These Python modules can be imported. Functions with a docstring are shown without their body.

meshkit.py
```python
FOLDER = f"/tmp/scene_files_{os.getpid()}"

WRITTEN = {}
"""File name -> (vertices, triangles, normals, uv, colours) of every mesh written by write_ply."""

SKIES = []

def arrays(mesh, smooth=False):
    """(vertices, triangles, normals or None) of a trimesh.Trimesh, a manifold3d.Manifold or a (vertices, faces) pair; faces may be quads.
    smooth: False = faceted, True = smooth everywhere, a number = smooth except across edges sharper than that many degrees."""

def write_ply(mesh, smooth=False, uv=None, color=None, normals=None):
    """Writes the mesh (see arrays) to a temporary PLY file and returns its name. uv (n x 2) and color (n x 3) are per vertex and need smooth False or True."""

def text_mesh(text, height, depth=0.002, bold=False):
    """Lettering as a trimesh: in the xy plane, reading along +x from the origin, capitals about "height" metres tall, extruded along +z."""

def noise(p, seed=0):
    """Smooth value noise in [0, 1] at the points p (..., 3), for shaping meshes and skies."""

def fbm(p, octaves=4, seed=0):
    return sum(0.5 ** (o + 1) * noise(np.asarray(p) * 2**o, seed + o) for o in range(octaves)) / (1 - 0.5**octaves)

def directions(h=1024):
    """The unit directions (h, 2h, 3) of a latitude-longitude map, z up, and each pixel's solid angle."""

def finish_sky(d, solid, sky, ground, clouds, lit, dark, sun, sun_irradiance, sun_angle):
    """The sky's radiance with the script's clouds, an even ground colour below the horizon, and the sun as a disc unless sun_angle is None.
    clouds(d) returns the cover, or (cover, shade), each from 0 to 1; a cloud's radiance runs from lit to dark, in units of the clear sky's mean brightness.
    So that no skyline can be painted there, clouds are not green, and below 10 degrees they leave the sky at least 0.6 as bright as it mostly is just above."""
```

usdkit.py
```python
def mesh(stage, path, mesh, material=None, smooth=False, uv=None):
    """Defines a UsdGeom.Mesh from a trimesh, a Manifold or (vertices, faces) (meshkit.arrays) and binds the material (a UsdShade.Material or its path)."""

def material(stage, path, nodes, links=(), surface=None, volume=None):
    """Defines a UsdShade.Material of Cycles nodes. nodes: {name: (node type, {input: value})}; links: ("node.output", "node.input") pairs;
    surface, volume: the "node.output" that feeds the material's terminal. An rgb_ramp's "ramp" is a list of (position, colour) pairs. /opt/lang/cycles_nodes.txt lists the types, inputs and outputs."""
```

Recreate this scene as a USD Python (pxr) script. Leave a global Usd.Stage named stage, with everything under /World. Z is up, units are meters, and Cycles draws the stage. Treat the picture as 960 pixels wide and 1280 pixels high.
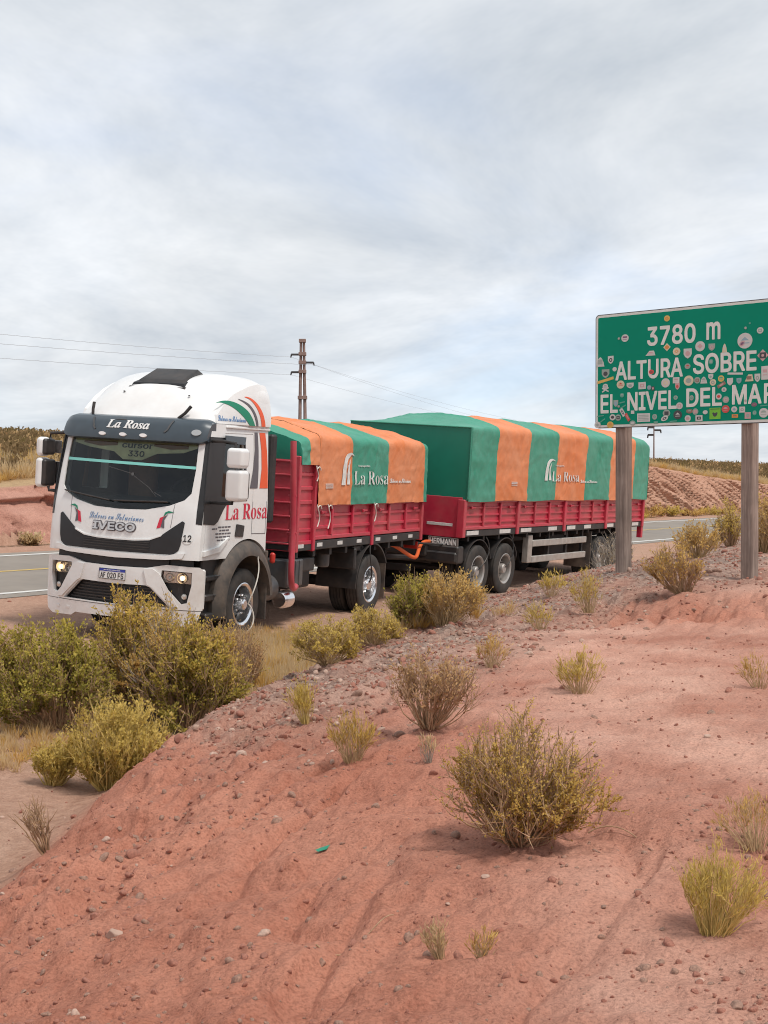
import math, glob
import numpy as np, trimesh, manifold3d, shapely
from shapely.geometry import Polygon, Point, box as sbox
from shapely import affinity, union_all
from pxr import Usd, UsdGeom, UsdLux, UsdShade, Gf, Sdf, Vt
import usdkit, meshkit

# ---------------------------------------------------------------- camera, sky, sun, exposure
stage = Usd.Stage.CreateInMemory()
UsdGeom.SetStageUpAxis(stage, UsdGeom.Tokens.z); UsdGeom.SetStageMetersPerUnit(stage, 1.0)
UsdGeom.Xform.Define(stage, '/World'); UsdGeom.Scope.Define(stage, '/World/Looks')
FPX, HY, EYE = 1815.0, 608.5, 2.12
TH = math.atan((640 - HY) / FPX)
cam = UsdGeom.Camera.Define(stage, '/World/camera')
cam.AddTranslateOp().Set(Gf.Vec3d(0, 0, EYE)); cam.AddRotateXOp().Set(90 - math.degrees(TH))
cam.CreateFocalLengthAttr(50.0); cam.CreateHorizontalApertureAttr(50 * 960 / FPX); cam.CreateVerticalApertureAttr(50 * 1280 / FPX)
cam.CreateClippingRangeAttr(Gf.Vec2f(0.1, 5000)); cam.CreateExposureAttr(1.0)
SUN = np.array([0.36, -0.34, 0.87]); SUN /= np.linalg.norm(SUN)
sky = usdkit.material(stage, '/World/Looks/sky', {
    's': ('sky_texture', {'sky_type': 'single_scattering', 'sun_disc': False, 'sun_elevation': math.asin(SUN[2]), 'sun_rotation': math.atan2(SUN[0], SUN[1]), 'altitude': 3700.0, 'aerosol_density': 2.0}),
    'tc': ('texture_coordinate', {}),
    'sep': ('separate_xyz', {}), 'zz': ('math', {'math_type': 'maximum', 'value2': 0.0}), 'zo': ('math', {'math_type': 'add', 'value2': 0.12}),
    'dx': ('math', {'math_type': 'divide'}), 'dy': ('math', {'math_type': 'divide'}), 'cv': ('combine_xyz', {}),
    'map': ('mapping', {'scale': (0.75, 0.42, 1.0), 'rotation': (0, 0, 0.5), 'location': (3.1, 1.7, 0)}),
    'n1': ('noise_texture', {'scale': 0.95, 'detail': 7.0, 'roughness': 0.56, 'distortion': 0.35}),
    'n2': ('noise_texture', {'scale': 1.7, 'detail': 9.0, 'roughness': 0.62, 'distortion': 0.35}),
    'cover': ('rgb_ramp', {'ramp': [(0.30, (0.70,) * 3), (0.46, (0.94,) * 3), (0.58, (1.0,) * 3)]}),
    'tone': ('rgb_ramp', {'ramp': [(0.32, (2.85, 3.12, 3.45)), (0.5, (3.78, 3.97, 4.18)), (0.68, (4.75, 4.86, 4.97))]}),
    'mix': ('mix', {}), 'bg': ('background_shader', {'strength': 0.10})},
    [('tc.generated', 'sep.vector'), ('sep.z', 'zz.value1'), ('zz.value', 'zo.value1'), ('sep.x', 'dx.value1'), ('zo.value', 'dx.value2'), ('sep.y', 'dy.value1'), ('zo.value', 'dy.value2'),
     ('dx.value', 'cv.x'), ('dy.value', 'cv.y'), ('cv.vector', 'map.vector'), ('map.vector', 'n1.vector'), ('map.vector', 'n2.vector'),
     ('n1.fac', 'cover.fac'), ('n2.fac', 'tone.fac'), ('cover.color', 'mix.fac'), ('s.color', 'mix.color1'), ('tone.color', 'mix.color2'), ('mix.color', 'bg.color')], surface='bg.background')
dome = UsdLux.DomeLight.Define(stage, '/World/sky')
UsdShade.MaterialBindingAPI.Apply(dome.GetPrim()).Bind(sky)
dome.GetPrim().SetCustomDataByKey('kind', 'structure')
sun = UsdLux.DistantLight.Define(stage, '/World/sun')
sun.CreateIntensityAttr(0.40); sun.CreateAngleAttr(12.0); sun.CreateColorAttr(Gf.Vec3f(1.0, 0.955, 0.89)); sun.CreateNormalizeAttr(True)
q = Gf.Rotation(Gf.Vec3d(0, 0, 1), Gf.Vec3d(*map(float, SUN)))
sun.AddTransformOp().Set(Gf.Matrix4d().SetRotate(q))

# ---------------------------------------------------------------- helpers
rng = np.random.default_rng(7)
used = {}
def numbered(parent, name):
    k = (str(parent), name); used[k] = used.get(k, -1) + 1
    return f'{parent}/{name}' if used[k] == 0 else f'{parent}/{name}_{used[k]:03d}'
def path_of(parent):
    return '/World' if parent is None else str(parent.GetPath())
def tag(p, label=None, cat=None, group=None, kind=None):
    for k, v in (('label', label), ('category', cat), ('group', group), ('kind', kind)):
        if v: p.SetCustomDataByKey(k, v)
    return p
def thing(name, label, cat, group=None, mat=None, loc=None):
    x = UsdGeom.Xform.Define(stage, numbered('/World', name))
    if mat is not None: x.AddTransformOp().Set(mat)
    if loc is not None: x.AddTranslateOp().Set(Gf.Vec3d(*map(float, loc)))
    return tag(x.GetPrim(), label, cat, group)
def sub(name, parent):
    return UsdGeom.Xform.Define(stage, numbered(path_of(parent), name)).GetPrim()
def tm(m):
    if isinstance(m, trimesh.Trimesh): return m
    if hasattr(m, 'to_mesh'):
        q = m.to_mesh(); return trimesh.Trimesh(q.vert_properties[:, :3], q.tri_verts, process=False)
    v, f = np.asarray(m[0], float), np.asarray(m[1], int)
    if f.shape[1] == 4: f = np.vstack([f[:, [0, 1, 2]], f[:, [0, 2, 3]]])
    return trimesh.Trimesh(v, f, process=False)
def cat(*ms):
    ms = [tm(m) for m in (ms[0] if len(ms) == 1 and isinstance(ms[0], list) else ms)]
    o, V, F = 0, [], []
    for m in ms:
        V.append(m.vertices); F.append(m.faces + o); o += len(m.vertices)
    return trimesh.Trimesh(np.vstack(V), np.vstack(F), process=False)
def obj(name, mesh, material, parent=None, smooth=False, label=None, normals=None, **prim):
    g = usdkit.mesh(stage, numbered(path_of(parent), name), mesh, material, smooth)
    if normals is not None: g.CreateNormalsAttr(Vt.Vec3fArray.FromNumpy(np.asarray(normals, np.float32))); g.SetNormalsInterpolation('vertex')
    for k, v in prim.items():
        UsdGeom.PrimvarsAPI(g).CreatePrimvar(k, Sdf.ValueTypeNames.FloatArray, 'vertex').Set(Vt.FloatArray.FromNumpy(np.asarray(v, np.float32)))
    if label: g.GetPrim().SetCustomDataByKey('label', label)
    return g.GetPrim()
def lwz(mesh, smooth=30):
    """From vehicle coordinates (back, left, up) to the vehicle frame (forward, left, up)."""
    m = tm(mesh); return trimesh.Trimesh(m.vertices * [-1, 1, 1], m.faces[:, ::-1], process=False)
def V(name, mesh, material, parent, smooth=30, label=None):
    return obj(name, lwz(mesh), material, parent, smooth, label)
def Vs(name, meshes, material, parent, smooth=30):
    for m in meshes: V(name, m, material, parent, smooth)
def cbox(a0, a1, b0, b1, c0, c1, c=0.006):
    c = min(c, 0.3 * min(abs(a1 - a0), abs(b1 - b0), abs(c1 - c0)))
    P = []
    lo, hi = np.minimum([a0, b0, c0], [a1, b1, c1]), np.maximum([a0, b0, c0], [a1, b1, c1])
    for i in range(8):
        s = np.array([i & 1, i >> 1 & 1, i >> 2 & 1]); p = np.where(s, hi, lo); d = np.where(s, -c, c)
        for k in range(3):
            q = p + d; q[k] = p[k]; P.append(q)
    return tm(manifold3d.Manifold.hull_points(np.array(P)))
def rbox(a0, a1, b0, b1, c0, c1, r, seg=16):
    s = manifold3d.Manifold.sphere(r, seg); ps = []
    for x in (a0 + r, a1 - r):
        for y in (b0 + r, b1 - r):
            for z in (c0 + r, c1 - r): ps.append(s.translate([x, y, z]))
    return tm(manifold3d.Manifold.batch_hull(ps))
def tube(P, r, n=8, r2=None):
    P = np.asarray(P, float); K = len(P); R = np.linspace(r, r if r2 is None else r2, K)
    T = np.gradient(P, axis=0); T /= np.linalg.norm(T, axis=1, keepdims=True)
    u = np.cross(T, [0.21, 0.34, 0.92]); u /= np.linalg.norm(u, axis=1, keepdims=True); w = np.cross(T, u)
    a = np.arange(n) / n * 2 * np.pi
    Vv = (P[:, None] + R[:, None, None] * (np.cos(a)[None, :, None] * u[:, None] + np.sin(a)[None, :, None] * w[:, None])).reshape(-1, 3)
    F = []
    for k in range(K - 1):
        for i in range(n):
            j = (i + 1) % n; F += [[k * n + i, k * n + j, k * n + n + j], [k * n + i, k * n + n + j, k * n + n + i]]
    Vv = np.vstack([Vv, P[0], P[-1]])
    for i in range(n):
        j = (i + 1) % n; F += [[K * n, j, i], [K * n + 1, (K - 1) * n + i, (K - 1) * n + j]]
    return trimesh.Trimesh(Vv, np.array(F), process=False)
def smooth_path(P, n=24):
    from scipy.interpolate import CubicSpline
    P = np.asarray(P, float); t = np.r_[0, np.cumsum(np.linalg.norm(np.diff(P, axis=0), axis=1))]
    return CubicSpline(t, P)(np.linspace(0, t[-1], n))
def lathe(profile, axis='w', seg=48, at=(0, 0, 0), closed=True):
    """profile: (radius, along axis). Axis w = vehicle's left, l = back, z = up."""
    pr = np.asarray(profile, float); n = len(pr); a = np.arange(seg) / seg * 2 * np.pi
    x = pr[None, :, 0] * np.cos(a)[:, None]; y = pr[None, :, 0] * np.sin(a)[:, None]; z = np.broadcast_to(pr[None, :, 1], x.shape)
    vv = {'w': np.stack([x, z, y], -1), 'l': np.stack([z, x, y], -1), 'z': np.stack([x, y, z], -1)}[axis].reshape(-1, 3) + np.array(at)
    F = []
    m = n if closed else n - 1
    for i in range(seg):
        j = (i + 1) % seg
        for k in range(m):
            l = (k + 1) % n
            F.append([i * n + k, j * n + k, j * n + l]); F.append([i * n + k, j * n + l, i * n + l])
    M = trimesh.Trimesh(vv, np.array(F), process=False)
    if axis == 'w': M.invert()
    return fix(M)
def fix(m):
    m = tm(m)
    if m.volume < 0: m.invert()
    return m
def extr(poly, h=0.01, step=None):
    cs = []
    for g in getattr(poly, 'geoms', [poly]):
        if g.is_empty or g.area < 1e-7: continue
        cs.append(np.array(g.exterior.coords)[:-1]); cs += [np.array(i.coords)[:-1] for i in g.interiors]
    m = manifold3d.Manifold.extrude(manifold3d.CrossSection(cs, manifold3d.FillRule.EvenOdd), h)
    return m.refine_to_length(step) if step else m
def patch(poly, mapf, d0, d1, step=0.06):
    """A plate of the outline poly laid on the surface mapf(a, b) -> (point, normal), from depth d0 to d1 along the normal."""
    m = tm(extr(poly, 0.01, step)); v = np.array(m.vertices)
    P, N = mapf(v[:, 0], v[:, 1]); d = d0 + (d1 - d0) * v[:, 2] / 0.01
    return fix(trimesh.Trimesh(P + N * d[:, None], m.faces, process=False))
def pane(poly, mapf, d, step=0.06):
    """A single sheet of glass."""
    m = tm(extr(poly, 0.01, step)); f = m.faces[(m.vertices[m.faces][:, :, 2] > 0.0099).all(1)]; v = np.array(m.vertices); P, N = mapf(v[:, 0], v[:, 1]); V_ = P + N * d
    u = np.unique(f); mp = np.full(len(v), -1); mp[u] = np.arange(len(u)); t = trimesh.Trimesh(V_[u], mp[f], process=False)
    if (t.face_normals * N[f[:, 0]]).sum() < 0: t.invert()
    return t
FONTS = glob.glob('/opt/blender-*/*/datafiles/fonts/')[0]
def text_poly(text, style='sans', bold=0.0):
    """Lettering as a shapely outline; capitals are 1 tall, baseline at 0, from x = 0."""
    from PIL import Image, ImageDraw, ImageFont
    up, lo, fn = {'sans': (0, 0, 'Inter'), 'serif': (0x1D400, 0x1D41A, 'NotoSansMath-Regular'), 'italic': (0x1D468, 0x1D482, 'NotoSansMath-Regular'), 'script': (0x1D4D0, 0x1D4EA, 'NotoSansMath-Regular')}[style]
    if up: text = ''.join(chr(up + ord(c) - 65) if 'A' <= c <= 'Z' else chr(lo + ord(c) - 97) if 'a' <= c <= 'z' else c for c in text)
    font = ImageFont.truetype(FONTS + fn + '.woff2', 120)
    x0, y0, x1, y1 = font.getbbox(text, anchor='ls')
    im = Image.new('L', (x1 - x0 + 8, y1 - y0 + 8)); ImageDraw.Draw(im).text((4 - x0, 4 - y0), text, 255, font, anchor='ls')
    on = np.pad(np.asarray(im) > 127, ((0, 0), (1, 1))).astype(np.int8)
    r, s = np.nonzero(np.diff(on, axis=1) == 1); e = np.nonzero(np.diff(on, axis=1) == -1)[1]
    sh = union_all(shapely.box(s, -r - 1, e, -r)).buffer(0.7).buffer(-0.7).simplify(0.8)
    k = 1 / 86.0
    sh = affinity.affine_transform(sh, [k, 0, 0, k, -4 * k, (4 - y0) * k])
    return sh.buffer(bold) if bold else sh
def place(poly, x0, x1, y0, h=None, slope=0.0):
    """Scales an outline so that it spans x0..x1 with capitals h tall on the baseline y0."""
    a, b, c, d = poly.bounds; sx = (x1 - x0) / (c - a); sy = h if h else sx
    return affinity.affine_transform(poly, [sx, 0, slope * sx, sy, x0 - a * sx, y0])
def sstep(a, b, x):
    t = np.clip((x - a) / (b - a), 0, 1); return t * t * (3 - 2 * t)
fbm = meshkit.fbm
def fb(x, y, s, o=4, seed=0, z=0.37):
    return fbm(np.stack([np.asarray(x) * s, np.asarray(y) * s, np.full(np.shape(x), z)], -1), o, seed) - 0.5

# ---------------------------------------------------------------- materials
def mat(name, color, rough=0.5, metal=0.0, coat=0.0, var=0.0, scale=6.0, bump=0.0, bscale=40.0, spec=0.5, dirt=None, dirt_amt=0.0, emit=None, detail=5.0, sheen=0.0):
    c = np.array(color, float)
    nodes = {'p': ('principled_bsdf', {'roughness': rough, 'metallic': metal, 'coat_weight': coat, 'specular_ior_level': spec, 'base_color': tuple(c), 'sheen_weight': sheen})}
    links = []
    if var or bump or dirt is not None:
        nodes['tc'] = ('texture_coordinate', {})
    if var or dirt is not None:
        nodes['n'] = ('noise_texture', {'scale': scale, 'detail': detail, 'roughness': 0.6})
        nodes['r'] = ('rgb_ramp', {'ramp': [(0.3, tuple(c * (1 - var))), (0.7, tuple(np.minimum(c * (1 + var), 0.95)))]})
        links += [('tc.object', 'n.vector'), ('n.fac', 'r.fac')]
        if dirt is not None:
            nodes['n2'] = ('noise_texture', {'scale': scale * 0.45, 'detail': 8.0, 'roughness': 0.7})
            nodes['r2'] = ('rgb_ramp', {'ramp': [(0.38, (0,) * 3), (0.75, (dirt_amt,) * 3)]})
            nodes['m'] = ('mix', {'color2': tuple(dirt)})
            links += [('tc.object', 'n2.vector'), ('n2.fac', 'r2.fac'), ('r2.color', 'm.fac'), ('r.color', 'm.color1'), ('m.color', 'p.base_color')]
        else: links += [('r.color', 'p.base_color')]
    if bump:
        nodes['nb'] = ('noise_texture', {'scale': bscale, 'detail': 6.0, 'roughness': 0.65})
        nodes['b'] = ('bump', {'strength': 1.0, 'distance': bump})
        links += [('tc.object', 'nb.vector'), ('nb.fac', 'b.height'), ('b.normal', 'p.normal')]
    if emit: nodes['p'][1].update({'emission_color': emit[0], 'emission_strength': emit[1]})
    return usdkit.material(stage, '/World/Looks/' + name, nodes, links, surface='p.BSDF')
DUST = (0.36, 0.25, 0.18)
M = dict(
    white=mat('white_paint', (0.72, 0.72, 0.71), 0.32, coat=0.5, var=0.03, scale=3, dirt=DUST, dirt_amt=0.22),
    bumper=mat('white_bumper', (0.70, 0.70, 0.69), 0.4, coat=0.2, var=0.03, scale=3, dirt=DUST, dirt_amt=0.45),
    slate=mat('slate_plastic', (0.040, 0.055, 0.068), 0.35, var=0.1, coat=0.3),
    black=mat('black_plastic', (0.016, 0.016, 0.017), 0.5, var=0.25, scale=8, dirt=DUST, dirt_amt=0.10),
    grille=mat('grille_black', (0.012, 0.012, 0.013), 0.42, var=0.2),
    arch=mat('arch_plastic', (0.048, 0.043, 0.038), 0.6, var=0.25, scale=7, dirt=DUST, dirt_amt=0.32),
    flap=mat('rubber_flap', (0.045, 0.038, 0.034), 0.75, var=0.3, scale=5, dirt=DUST, dirt_amt=0.5),
    tyre=mat('tyre_rubber', (0.022, 0.021, 0.020), 0.8, var=0.3, scale=9, dirt=DUST, dirt_amt=0.12, bump=0.002, bscale=60),
    chrome=mat('chrome', (0.88, 0.88, 0.89), 0.22, metal=1.0),
    badge=mat('badge_metal', (0.62, 0.61, 0.60), 0.35, metal=0.9),
    steel=mat('rim_steel', (0.42, 0.40, 0.38), 0.45, metal=0.6, var=0.15, dirt=DUST, dirt_amt=0.4),
    metal=mat('galvanised', (0.42, 0.40, 0.37), 0.5, metal=0.5, var=0.2, scale=5, dirt=DUST, dirt_amt=0.35),
    chassis=mat('chassis', (0.016, 0.016, 0.017), 0.6, var=0.3, scale=6, dirt=DUST, dirt_amt=0.08),
    tank=mat('tank_grey', (0.075, 0.08, 0.085), 0.45, metal=0.3, var=0.2, dirt=DUST, dirt_amt=0.25),
    red=mat('crimson_paint', (0.43, 0.017, 0.046), 0.42, coat=0.15, var=0.14, scale=2.5, dirt=(0.40, 0.17, 0.14), dirt_amt=0.4, bump=0.001, bscale=14),
    orange=mat('orange_canvas', (0.60, 0.175, 0.055), 0.62, var=0.10, scale=2.2, dirt=(0.66, 0.34, 0.20), dirt_amt=0.55, bump=0.0012, bscale=55),
    green=mat('green_canvas', (0.028, 0.235, 0.150), 0.55, var=0.13, scale=2.2, dirt=(0.13, 0.34, 0.25), dirt_amt=0.55, bump=0.0012, bscale=55),
    deepgreen=mat('shaded_green_canvas', (0.006, 0.165, 0.105), 0.5, var=0.08, scale=2.0, bump=0.0012, bscale=55),  # same green canvas, darkened in its colour for the shaded front faces
    paint_white=mat('print_white', (0.62, 0.61, 0.58), 0.6, var=0.1, scale=20),
    print_red=mat('print_red', (0.55, 0.02, 0.05), 0.5), print_orange=mat('print_orange', (0.72, 0.09, 0.02), 0.45),
    print_green=mat('print_green', (0.006, 0.20, 0.11), 0.45), print_grey=mat('print_grey', (0.10, 0.09, 0.10), 0.5),
    print_blue=mat('print_blue', (0.10, 0.22, 0.42), 0.5), print_dark=mat('print_dark', (0.02, 0.02, 0.022), 0.5), plate_blue=mat('plate_blue', (0.02, 0.04, 0.30), 0.4),
    plate=mat('plate_white', (0.72, 0.72, 0.70), 0.4), reflector=mat('reflector_white', (0.55, 0.54, 0.52), 0.3, var=0.15, scale=12),
    seat=mat('seat_brown', (0.16, 0.075, 0.04), 0.8, var=0.3), curtain=mat('curtain', (0.66, 0.62, 0.38), 0.85, var=0.2), dash=mat('dashboard', (0.02, 0.021, 0.023), 0.7),
    fringe=mat('curtain_fringe', (0.20, 0.085, 0.025), 0.85, var=0.2), strip=mat('sun_strip', (0.20, 0.55, 0.50), 0.4), inside=mat('cab_lining', (0.045, 0.055, 0.055), 0.8),
    lamp=mat('lamp_lit', (0.9, 0.8, 0.6), 0.2, emit=((1.0, 0.70, 0.36), 1.3)), lampoff=mat('lamp_reflector', (0.55, 0.53, 0.50), 0.2, metal=0.8),
    lampsmall=mat('marker_lamp', (0.85, 0.85, 0.85), 0.2), amber=mat('amber', (0.7, 0.2, 0.02), 0.3), redlamp=mat('red_lamp', (0.45, 0.03, 0.02), 0.3), hose=mat('orange_hose', (0.65, 0.12, 0.03), 0.45), cord=mat('white_cord', (0.62, 0.58, 0.52), 0.8),
    signgreen=mat('sign_green', (0.0, 0.235, 0.145), 0.65, var=0.05, scale=2, spec=0.15), signwhite=mat('sign_white', (0.66, 0.67, 0.63), 0.5, var=0.08, scale=6), signedge=mat('sign_edge', (0.10, 0.10, 0.10), 0.5, metal=0.5),
    post=usdkit.material(stage, '/World/Looks/sign_post', {'tc': ('texture_coordinate', {}), 'mp': ('mapping', {'scale': (1.0, 1.0, 0.05)}), 'n': ('noise_texture', {'scale': 34.0, 'detail': 8.0, 'roughness': 0.7, 'distortion': 0.4}), 'r': ('rgb_ramp', {'ramp': [(0.3, (0.13, 0.095, 0.078)), (0.5, (0.23, 0.175, 0.145)), (0.66, (0.34, 0.275, 0.235))]}), 'n2': ('noise_texture', {'scale': 2.2, 'detail': 5.0}), 'r2': ('rgb_ramp', {'ramp': [(0.35, (0.72,) * 3), (0.65, (1.15,) * 3)]}), 'm': ('mix', {'mix_type': 'multiply', 'fac': 1.0}), 'b': ('bump', {'strength': 1.0, 'distance': 0.006}), 'p': ('principled_bsdf', {'roughness': 0.85})}, [('tc.object', 'mp.vector'), ('mp.vector', 'n.vector'), ('n.fac', 'r.fac'), ('tc.object', 'n2.vector'), ('n2.fac', 'r2.fac'), ('r.color', 'm.color1'), ('r2.color', 'm.color2'), ('m.color', 'p.base_color'), ('n.fac', 'b.height'), ('b.normal', 'p.normal')], surface='p.BSDF'),
    pole=mat('pole_brown', (0.26, 0.17, 0.145), 0.8, var=0.25, scale=3), wire=mat('wire', (0.40, 0.40, 0.41), 0.5), insulator=mat('insulator', (0.05, 0.045, 0.045), 0.3),
    asphalt=mat('asphalt', (0.200, 0.175, 0.150), 0.85, var=0.14, scale=0.8, bump=0.004, bscale=90, dirt=(0.30, 0.25, 0.20), dirt_amt=0.5),
    line_white=mat('line_white', (0.62, 0.61, 0.58), 0.6, var=0.1, scale=3, dirt=(0.3, 0.26, 0.22), dirt_amt=0.35), line_yellow=mat('line_yellow', (0.50, 0.33, 0.07), 0.6, var=0.12, scale=3, dirt=(0.26, 0.22, 0.17), dirt_amt=0.45),
)
def glass(name, tint, refl=0.9, body=0.25, dark=(0.02, 0.025, 0.028)):
    return usdkit.material(stage, '/World/Looks/' + name, {
        't': ('transparent_bsdf', {'color': tint}), 'g': ('glossy_bsdf', {'color': (refl,) * 3, 'roughness': 0.02}), 'f': ('fresnel', {'IOR': 1.5}), 'm': ('mix_closure', {})},
        [('f.fac', 'm.fac'), ('t.BSDF', 'm.closure1'), ('g.BSDF', 'm.closure2')], surface='m.closure')
M['glass'] = glass('pane_glass', (0.62, 0.70, 0.69)); M['clear'] = glass('lens_glass', (0.93, 0.93, 0.93))

# ---------------------------------------------------------------- ground shape
def ray(u, v):
    a, b = (np.asarray(u, float) - 480) / FPX, (640 - np.asarray(v, float)) / FPX
    c, s = math.cos(TH), math.sin(TH)
    return np.stack([a, c + b * s, -s + b * c], -1)
EYEP = np.array([0, 0, EYE])
D_, N_ = np.array([0.5225, 0.8526]), np.array([-0.8526, 0.5225])          # along the road, across it
def tn(x, y): return x * D_[0] + y * D_[1], x * N_[0] + y * N_[1]
def plane(x, y): return -0.0567 * x + 0.0329 * y - 0.870
def soft_max(a, b, k): return 0.5 * (a + b + np.sqrt((a - b) ** 2 + k * k))
_c = [(0, 1280, 5.4), (240, 1280, 5.0), (480, 1280, 4.6), (720, 1280, 4.4), (960, 1280, 4.3), (0, 1150, 6.6), (240, 1150, 6.0), (480, 1150, 5.6), (720, 1150, 5.3), (960, 1150, 5.2),
      (130, 1050, 7.7), (300, 1050, 7.1), (500, 1050, 6.6), (700, 1050, 6.3), (960, 1050, 6.0), (240, 960, 9.0), (400, 960, 8.3), (560, 960, 7.7), (760, 960, 7.4), (960, 960, 7.2),
      (290, 885, 11.0), (450, 880, 10.2), (620, 880, 9.5), (800, 880, 9.2), (960, 880, 9.0), (430, 822, 13.2), (560, 820, 12.3), (720, 820, 11.7), (960, 820, 11.2), (600, 772, 15.6), (760, 770, 14.8), (960, 770, 13.6),
      (660, 737, 19.0), (779, 718, 17.0), (937, 724, 15.75), (860, 729, 16.0), (850, 745, 15.0)]
_r = [(-120, 1190, 6.3), (0, 1115, 7.0), (100, 1062, 7.9), (150, 1005, 8.8), (200, 945, 10.0), (235, 908, 11.0), (285, 882, 11.7), (380, 838, 13.6), (440, 808, 15.2), (510, 785, 16.5), (580, 758, 18.3), (640, 738, 20.0), (700, 720, 21.5), (770, 705, 22.5), (850, 690, 23.5), (920, 674, 25.0), (970, 658, 27.0), (1060, 640, 30.0)]
def _p(a): a = np.array(a, float); r = ray(a[:, 0], a[:, 1]); return EYEP + r * (a[:, 2] / r[:, 1])[:, None]
CP, RP = _p(_c), _p(_r)
EX = np.array([[0, 0, 0.60], [3, 0, 0.75], [-2.5, 1, 0.2], [3, 3.5, 0.72], [6, 8, 0.95], [9, 14, 1.25], [-3.2, 4, 0.05], [10, 22, 1.65], [14, 30, 1.9], [0.4, -4, 0.5], [6, -2, 0.8], [2.2, 2.5, 0.66], [-1.6, 2.8, 0.32]])
from scipy.interpolate import RBFInterpolator
_all = np.vstack([CP, RP, EX]); _rbf = RBFInterpolator(_all[:, :2], _all[:, 2], kernel='thin_plate_spline', smoothing=0.02)
EDGE = np.vstack([[-2.9, -6], [-2.7, 2.0], [-2.35, 4.5], RP[:, :2], [16, 36], [24, 50]])
def edge_dist(x, y):
    """Signed distance to the mound's edge, positive on the mound."""
    P = np.stack([x, y], -1).reshape(-1, 2); best = np.full(len(P), 1e9); sg = np.ones(len(P))
    for a, b in zip(EDGE[:-1], EDGE[1:]):
        d = b - a; t = np.clip(((P - a) @ d) / (d @ d), 0, 1); e = P - (a + t[:, None] * d); r = np.hypot(*e.T)
        c = d[0] * e[:, 1] - d[1] * e[:, 0]; m = r < best; best = np.where(m, r, best); sg = np.where(m, np.where(c <= 0, 1, -1), sg)
    return (best * sg).reshape(np.shape(x))
_gx, _gy = np.linspace(-12, 26, 191), np.linspace(-8, 52, 301)
_X, _Y = np.meshgrid(_gx, _gy, indexing='ij')
from scipy.interpolate import RegularGridInterpolator
_Zm = np.clip(_rbf(np.stack([_X.ravel(), _Y.ravel()], -1)), -0.3, 1.9).reshape(_X.shape)
_mound = RegularGridInterpolator((_gx, _gy), _Zm, bounds_error=False, fill_value=None, method='linear')
HC_T, HC_H = [-80, 0, 24, 40, 60, 70, 80, 95, 130, 400], [1.3, 1.25, 1.25, 2.2, 3.1, 2.6, 2.0, 1.4, 0.9, 0.8]
NB = 25.3
def base_height(x, y):
    """Big shapes only; returns height and the mask of the mound."""
    t, n = tn(x, y); p = plane(x, y)
    near = soft_max(p, np.full_like(p, -0.36), 0.12)
    hc = np.interp(t, HC_T, HC_H); w = 0.25 + hc * 0.85
    far = 0.0655 * NB - 0.870 - 0.0016 * t
    k = np.clip((n - NB) / w, 0, 1)
    far = far + hc * (k ** 0.8) + 0.082 * np.clip(n - NB - w, 0, 46) + 0.006 * np.clip(n - 80, 0, 900) - (hc - 1.2) * sstep(NB + 4, NB + 20, n) * (t < 400)
    z = np.where(n > NB, far, near)
    s = edge_dist(x, y); m = sstep(-1.0, 0.0, s) * (s > -1.0)
    zm = _mound(np.stack([np.clip(x, -12, 26), np.clip(y, -8, 52)], -1))
    m = m * (1 - sstep(24, 34, t)) 
    return z + (np.maximum(zm, z) - z) * m, m, s
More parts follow.
